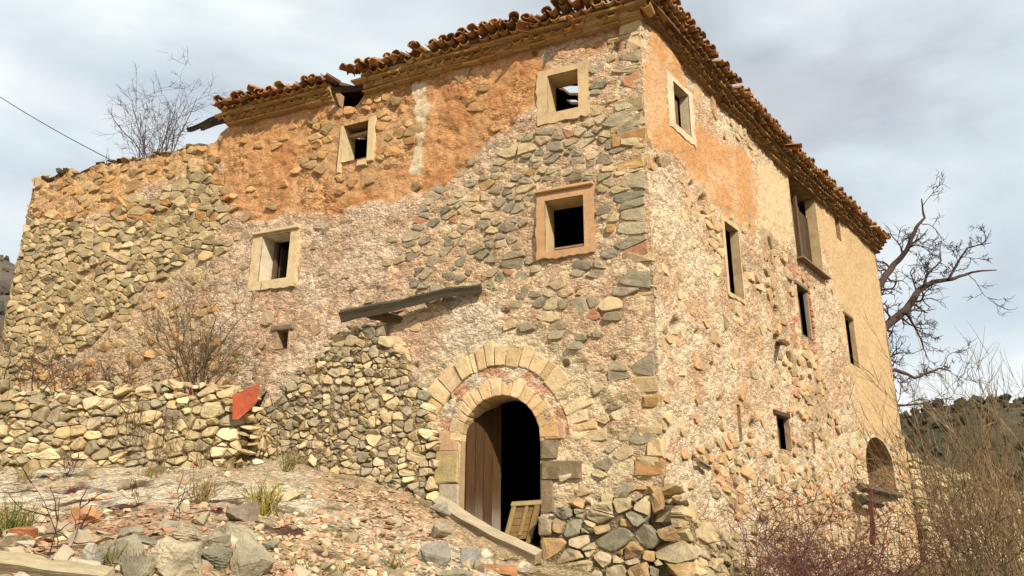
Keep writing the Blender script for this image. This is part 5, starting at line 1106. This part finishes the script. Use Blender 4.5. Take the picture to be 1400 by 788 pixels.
def bush(name, P, label, h, stems, col, r=0.014, depth=2, cat='shrub', lean=0.5, kids=4, gnarl=0.25, base=0.15, upl=0.05, group=None, flat=1.0, shrink=0.55, bias=(0, 0)):
    mb = MB()
    for _ in range(stems):
        a = random.uniform(0, 6.283); t = random.uniform(0, lean); d = (math.cos(a)*math.sin(t)+bias[0], math.sin(a)*math.sin(t)*flat+bias[1], math.cos(t))
        q0_ = (random.gauss(0, base), random.gauss(0, base*flat), -0.08); V, F = tube([(0, 0, -0.12), q0_, (q0_[0]+d[0]*0.05, q0_[1]+d[1]*0.05, q0_[2]+d[2]*0.05)], [r, r, r], 4, False); mb.add(V, F, col)
        grow(mb, q0_, d, h*random.uniform(0.6, 1.05), r*random.uniform(0.7, 1.2), depth, col, 7, gnarl, upl, kids, shrink)
    o = link(name, mb.mesh(name, 'bark', True), None, P); return tag(o, label, cat, group)
def terr_z(x, y):
    y0 = GA[1] + (x-GA[0])/(GB[0]-GA[0])*(GB[1]-GA[1]) + 0.30; y1 = C2[1] + (C2[0]-x)/(-dF[0])*dF[1] + 0.1; t = (y-y0)/(y1-y0)
    return 3.32 + 0.85*t
GB1, GB2 = alb(122, 98, 70), alb(140, 112, 80)
P = at(268, 538, 13.7); bush('bare_shrub', (P[0], P[1], P[2]-0.15), 'large bare shrub of fine twigs standing behind the garden wall', 1.75, 17, GB1, 0.022, 3, lean=0.75, kids=4, base=0.12, shrink=0.5)
for k, (x, y, h, lb) in enumerate(((100, 530, 1.0, 'thin bare bramble behind the garden wall beside the big shrub'), (18, 530, 1.25, 'tangled bare bramble at the outer end of the garden wall'), (150, 530, 0.7, 'low twiggy bramble between the big shrub and the thin bramble'))):
    P = at(x, y, 13.9); bush('bramble', (P[0], P[1], P[2]-0.1), lb, h, 14, alb(112, 86, 62), 0.012, 2, lean=0.9, kids=4, gnarl=0.45, upl=-0.02, base=0.3)
P = at(212, 205, 18.2); bush('bare_shrub', (P[0], P[1], P[2]-1.0), 'bare shrub rising behind the ruined wall top', 2.7, 15, alb(116, 90, 74), 0.018, 3, lean=0.62, kids=4, base=0.2, upl=0.03, shrink=0.5)
P = at(150, 222, 17.6); bush('dry_weed', (P[0], P[1], P[2]-0.3), 'small dry weed on the ruined wall top at the cable end', 0.55, 5, alb(140, 110, 84), 0.008, 1, lean=0.7)
# bramble thicket and tall dry shrubs to the right of the house
def onP(x, y, Y): return at(x, y, Y)
for k, (x, Y, h, n, c, lb) in enumerate(((1070, 11.6, 1.1, 18, (124, 82, 68), 'reddish bramble thicket against the pale slanting footing'), (1110, 11.4, 1.15, 22, (130, 84, 70), 'maroon bramble thicket below the slit openings'), (1180, 11.6, 1.1, 22, (128, 86, 70), 'maroon bramble thicket in front of the niche'), (1245, 12.2, 0.95, 18, (136, 98, 76), 'reddish brown bramble at the foot of the ruined field wall'), (1125, 10.4, 0.95, 20, (120, 80, 68), 'dark red bramble thicket lowest on the bank'), (1190, 10.6, 0.85, 20, (128, 86, 70), 'low maroon bramble in front of the thickets'))):
    P = at(x, 800, Y); z = gz(P[0], P[1]); bush('bramble', (P[0], P[1], min(z, P[2]+0.25)), lb, h*1.35+max(0, P[2]-z)*0.5, n, alb(*c), 0.008, 2, lean=1.15, kids=5, gnarl=0.5, base=0.38, upl=-0.06, shrink=0.55)
for k, (x, Y, h, n) in enumerate(((1085, 11.9, 2.2, 4), (1150, 11.8, 2.3, 4), (1215, 12.2, 2.0, 4))):   # long arching canes
    P = at(x, 800, Y); mb = MB()
    for _ in range(n+3):
        a = random.uniform(0, 6.283); grow(mb, (0, 0, 0), (0.8*math.cos(a), 0.5*math.sin(a), 1.5), h*random.uniform(0.8, 1.2), 0.008, 1, alb(118, 66, 54), 10, 0.22, -0.13, 3, 0.3)
    o = link('bramble_cane', mb.mesh('bramble_cane', 'bark', True), None, (P[0], P[1], gz(P[0], P[1])-0.1)); tag(o, ('long arching red canes over the thicket by the slit openings', 'long arching red canes reaching up towards the niche', 'arching red canes beside the reddish post')[k], 'bramble')
DRY = [(160, 130, 90), (142, 116, 80), (176, 146, 102), (122, 100, 70)]
for k, (x, Y, h, n, bx_, lb) in enumerate(((1385, 11.0, 3.1, 46, -0.14, 'tall dry straw-coloured shrub with upright stems fanning to the house'), (1345, 12.5, 2.4, 24, -0.12, 'dry straw-coloured shrub in front of the field wall'), (1425, 12.4, 3.6, 36, -0.14, 'tallest dry shrub at the outer edge of the thicket'), (1300, 13.5, 1.5, 20, -0.05, 'low dry shrub hiding the foot of the field wall'), (1395, 15.5, 3.9, 44, -0.12, 'dry brown shrub behind the field wall'))):
    P = at(x, 800, Y); z = gz(P[0], P[1]); mb = MB()
    for _ in range(n):
        a = random.uniform(0, 6.283); t = random.uniform(0, 0.55); c = alb(*random.choice(DRY))*(0.8 if k == 4 else 1)
        grow(mb, (random.gauss(0, 0.3), random.gauss(0, 0.3), -0.1), (math.cos(a)*math.sin(t)+bx_, math.sin(a)*math.sin(t), math.cos(t)), h*random.uniform(0.55, 1.05), 0.0085, 2, c, 7, 0.16, 0.03, 4, 0.42, 0.45)
    o = link('dry_shrub', mb.mesh('dry_shrub', 'bark', True), None, (P[0], P[1], z)); tag(o, lb, 'shrub')
for k, (x, Y, h, lb) in enumerate(((1318, 15.0, 4.4, 'slender bare sapling rising above the dry shrubs'), (1352, 14.0, 3.6, 'forked bare sapling among the dry shrubs'))):
    P = at(x, 780, Y); bush('sapling', (P[0], P[1], gz(P[0], P[1])), lb, h, 4, alb(120, 96, 68), 0.018, 2, 'sapling', 0.22, 5, 0.2, 0.12, 0.06, None, 1.0, 0.4)
# tufts
def tuft(x, y, h, n, cols, label, name='grass_tuft', cat='grass tuft', lean=0.6, base=0.06, r=0.004, P=None, br=0):
    P = seat(x, y) if P is None else P; mb = MB()
    V, F = random.choice(ROCKS); mb.add(V*[base*2.6, base*2.6, 0.03] + [0, 0, -0.035], F, alb(120, 100, 66))
    for _ in range(n):
        a = random.uniform(0, 6.283); t = random.uniform(0.05, lean); grow(mb, (random.gauss(0, base), random.gauss(0, base), -0.03), (math.cos(a)*math.sin(t), math.sin(a)*math.sin(t), math.cos(t)), h*random.uniform(0.5, 1.1), r, br, alb(*random.choice(cols)), 4, 0.2, -0.03, 3, 0.4, 0.5, 0.4, 3)
    o = link(name, mb.mesh(name, 'bark', True), None, (P[0], P[1], gz(P[0], P[1]))); tag(o, label, cat)
GRN = [(112, 118, 48), (134, 134, 62), (92, 100, 40), (150, 140, 76)]; STR = [(176, 146, 92), (196, 166, 110), (160, 128, 80)]
tuft(12, 727, 0.28, 130, GRN, 'green spiky tuft beside the reddish brown stone', lean=0.9, base=0.07)
tuft(275, 690, 0.30, 46, [(168, 136, 84), (150, 126, 72), (184, 152, 98)], 'dry twiggy tuft on the white rock ledge', lean=0.7, br=1, base=0.05)
tuft(357, 706, 0.36, 60, [(160, 136, 70), (176, 158, 70), (140, 116, 66), (190, 168, 60)], 'yellow-green flowering tuft behind the brown boulder', lean=0.65, br=1, base=0.05)
tuft(395, 642, 0.32, 60, GRN[:2]+STR, 'dry green weed at the foot of the rubble wall', lean=0.7, br=1)
tuft(314, 642, 0.20, 60, STR, 'straw-coloured tuft at the end of the garden wall', lean=1.0, base=0.12)
tuft(205, 652, 0.22, 60, GRN[:2]+STR, 'greenish tuft at the foot of the garden wall', lean=0.8)
tuft(35, 655, 0.30, 60, STR+GRN[1:2], 'pale tuft near the long whitish slab', lean=0.8)
tuft(148, 770, 0.16, 110, [(120, 120, 52), (150, 136, 70), (170, 140, 80)], 'dry grass tuft against the rounded boulder', lean=0.7, base=0.05)
tuft(208, 772, 0.13, 80, [(170, 112, 58), (150, 100, 56), (186, 140, 84)], 'rusty brown grass tuft beside the rounded boulder', lean=0.8, base=0.04)
tuft(310, 780, 0.12, 60, STR+GRN, 'small dry tuft between the boulders', lean=0.8, base=0.04)
tuft(400, 776, 0.10, 70, GRN, 'low green tuft right of the rock heap', lean=1.1, base=0.07)
tuft(450, 783, 0.10, 70, GRN+STR[:1], 'low green tuft in the gravel below the stonecrop', lean=1.1, base=0.08)
tuft(535, 775, 0.14, 40, GRN, 'thin green weed in the gravel beside the pointed stone', lean=0.8, base=0.05)
tuft(725, 768, 0.14, 60, GRN+STR, 'grass tuft at the lower end of the beam', lean=1.0, base=0.09)
tuft(772, 775, 0.16, 90, STR+GRN[:1], 'dry grass at the foot of the big footing stones', lean=1.0, base=0.14)
tuft(690, 762, 0.10, 50, GRN+STR, 'low grass in front of the threshold', lean=1.0, base=0.12)
for k, (x, y, h, lb) in enumerate(((80, 757, 0.42, 'dark dry stalk standing beside the old log'), (74, 757, 0.62, 'tall thin dark stalk beside the old log'), (196, 690, 0.42, 'leaning dark twig on the white rock ledge'), (232, 712, 0.50, 'forked dark twig behind the rock heap'), (88, 652, 0.55, 'dark dead weed at the foot of the garden wall'), (225, 648, 0.75, 'brown dead weed leaning on the garden wall'), (275, 640, 0.6, 'straw-brown dead weed by the pale end of the garden wall'))):
    P = seat(x, y); bush('dead_weed', (P[0], P[1], gz(P[0], P[1])), lb, h, 2 if k < 4 else 9, alb(84, 62, 50) if k < 5 else alb(136, 106, 74), 0.0042, 1, 'dead weed', 0.35 if k < 4 else 0.6, 3, 0.3, 0.03, 0.0)
# creeper branches hanging over the garden wall
for k, (x, y, lb) in enumerate(((175, 560, 'dry creeper hanging down the middle of the garden wall'), (225, 575, 'dry root hanging down the pale end of the garden wall'))):
    P = at(x, y, 12.95); mb = MB()
    for _ in range(10): grow(mb, (random.gauss(0, 0.15), 0, 0.2), (random.gauss(0, 0.4), -0.25, -1), random.uniform(0.5, 1.0), 0.006, 1, alb(140, 108, 76), 7, 0.3, -0.05, 3, 0.4)
    o = link('creeper', mb.mesh('creeper', 'bark', True), None, P); tag(o, lb, 'creeper')

# ---- bare walnut tree behind the far end of the house
RMIN = 0.012; TY = 25.5; tb = at(1150, 700, TY); tz = gz(tb[0], TY)
tree = thing('walnut_tree', (tb[0], TY, tz), 'bare gnarled tree spreading its limbs behind the far end of the house', 'tree')
tmb, cmb = MB(), MB(); BK = alb(92, 72, 62)
def limb(px, r0, r1, dep=None, kids=10, L_=1.3):
    P = [at(x, y, TY + (dep[i] if dep else 0)) for i, (x, y) in enumerate(px)]; P = np.array(P)
    t = np.linspace(0, len(P)-1, (len(P)-1)*5+1); Q = np.stack([np.interp(t, range(len(P)), P[:, k]) for k in range(3)], -1); Q = Q + np.cumsum(RNG.normal(0, 0.012, Q.shape), 0)
    rr = np.linspace(r0, r1, len(Q)); V, F = tube(Q, rr, 7, True); tmb.add(V, F, BK)
    for _ in range(kids):
        i = random.randrange(int(len(Q)*0.12), len(Q)-1); d = Q[i+1]-Q[i]; d = d/np.linalg.norm(d) + RNG.normal(0, 0.75, 3); d[1] *= 0.7
        grow(cmb, Q[i], d, L_*0.98*random.uniform(0.5, 1.2), max(0.016, rr[i]*0.40), 2, BK, 9, 0.55, 0.03, 5, 0.58, 0.75, 0.25, 4)
limb([(1150, 800), (1152, 640), (1156, 560)], 0.34, 0.28, None, 0)
limb([(1156, 560), (1180, 500), (1209, 449), (1240, 423), (1258, 398), (1280, 386), (1303, 383), (1332, 373), (1364, 371)], 0.20, 0.02, [0, 0, .2, .4, .5, .6, .6, .8, .9], 15)
limb([(1158, 540), (1180, 440), (1201, 387), (1219, 362), (1236, 342), (1250, 312), (1262, 300), (1256, 275)], 0.17, 0.02, [0, .3, .3, .5, .2, 0, 0, -.2], 15)
limb([(1296, 383), (1311, 358), (1323, 338), (1338, 333), (1356, 330)], 0.05, 0.012, [.6, .5, .4, .4, .5], 7, 0.9)
limb([(1236, 425), (1250, 452), (1258, 470), (1266, 494)], 0.05, 0.012, [.4, .7, .8, .9], 7, 0.8)
limb([(1160, 560), (1195, 510), (1221, 504), (1246, 516), (1277, 501), (1296, 505)], 0.10, 0.014, [0, .2, .3, .5, .4, .3], 13, 1.0)
limb([(1165, 580), (1200, 545), (1230, 552), (1262, 548), (1300, 540)], 0.07, 0.012, [0, -.3, -.4, -.4, -.3], 10, 0.9)
limb([(1262, 392), (1270, 372), (1290, 355), (1287, 330)], 0.05, 0.012, [.5, .3, .2, .2], 7, 0.8)
o = tmb.obj('trunk', 'bark', tree, True); o = cmb.obj('crown', 'bark', tree, True)

RMIN = 0.0038
# ---- cable
a_, b_ = at(-60, 92, 20.0), onF(158, 222, -0.2); t = np.linspace(0, 1, 24); pts = a_[None]*(1-t)[:, None]+b_[None]*t[:, None]; pts[:, 2] -= 0.12*4*t*(1-t)
V, F = tube(pts, np.full(24, 0.011), 5); tag(link('cable', mesh('cable', V, F, 'cable')), 'black cable running down to the ruined wall top', 'cable')

# ---- far hills with woods
def hill(name, crest, Y, depth, cols, nt, label):
    """terrain ridge whose crest is given as photo positions at depth Y; covered with small trees"""
    pts = [at(x, y, Y) for x, y in crest]; xs = [p[0] for p in pts]; zs_ = [p[2] for p in pts]
    X = np.linspace(min(xs), max(xs), 110); T = np.linspace(-1, 1, 41); XX, TT_ = np.meshgrid(X, T); H = np.interp(XX, xs, zs_)
    prof = np.where(TT_ < 0, 1-np.abs(TT_)**1.5, 1-0.7*np.abs(TT_)**2); YY = Y + TT_*depth; Zb = -26.0
    ZZ = Zb + (H-Zb)*prof + (fbm(XX*0.03, YY*0.03, 5, 4)-0.5)*0.10*(H-Zb)*np.abs(TT_)
    V = np.stack([XX, YY, ZZ], -1).reshape(-1, 3); idx = (np.arange(40)[:, None]*110 + np.arange(109)[None, :]).ravel()
    n = fbm(V[:, 0]*0.04, V[:, 1]*0.04, 1, 4); c = mixc(np.tile(alb(*cols[0]), (len(V), 1)), alb(*cols[1]), sm(0.45, 0.6, n))
    h = link(name, mesh(name, V, np.stack([idx, idx+1, idx+111, idx+110], -1), 'forest', c, True)); struct(h); h['label'] = label
    mb = MB(); fx = RNG.uniform(X[0], X[-1], nt); ft = RNG.uniform(-0.8, 0.12, nt)
    Vi = V.reshape(41, 110, 3)
    for x, t_ in zip(fx, ft):
        i = int((t_+1)/2*40); j = int((x-X[0])/(X[-1]-X[0])*109); q = Vi[i, j]; s_ = random.uniform(1.6, 3.4)*Y/420; Vr, Fr_ = random.choice(ROCKS)
        mb.add((Vr*[s_, s_, s_*1.7])@rot_rand(0.1).T + q + [random.uniform(-2, 2), random.uniform(-3, 3), s_*0.6], Fr_, alb(*random.choice(cols))*random.uniform(0.6, 1.1))
    o = stuff(mb.obj('woodland', 'forest')); o['label'] = 'woods covering the '+name.replace('_', ' '); o['category'] = 'woodland'
hill('wooded_hill', [(700, 790), (900, 745), (1040, 685), (1120, 640), (1180, 600), (1240, 572), (1270, 560), (1300, 553), (1345, 551), (1400, 558), (1480, 585), (1600, 560), (1800, 580), (2200, 640), (2700, 745), (3200, 790)], 420, 200, [(74, 72, 50), (92, 82, 58), (60, 62, 44), (104, 92, 66)], 3000, 'dark wooded hill beyond the dry shrubs')
hill('bare_hill', [(-2600, 790), (-1700, 560), (-1000, 380), (-700, 320), (-400, 300), (-200, 330), (-60, 338), (0, 352), (30, 366), (80, 410), (150, 480), (260, 600), (420, 730), (520, 790)], 300, 130, [(104, 92, 76), (88, 80, 66), (120, 104, 84)], 2600, 'brown hill beyond the outer end of the house')
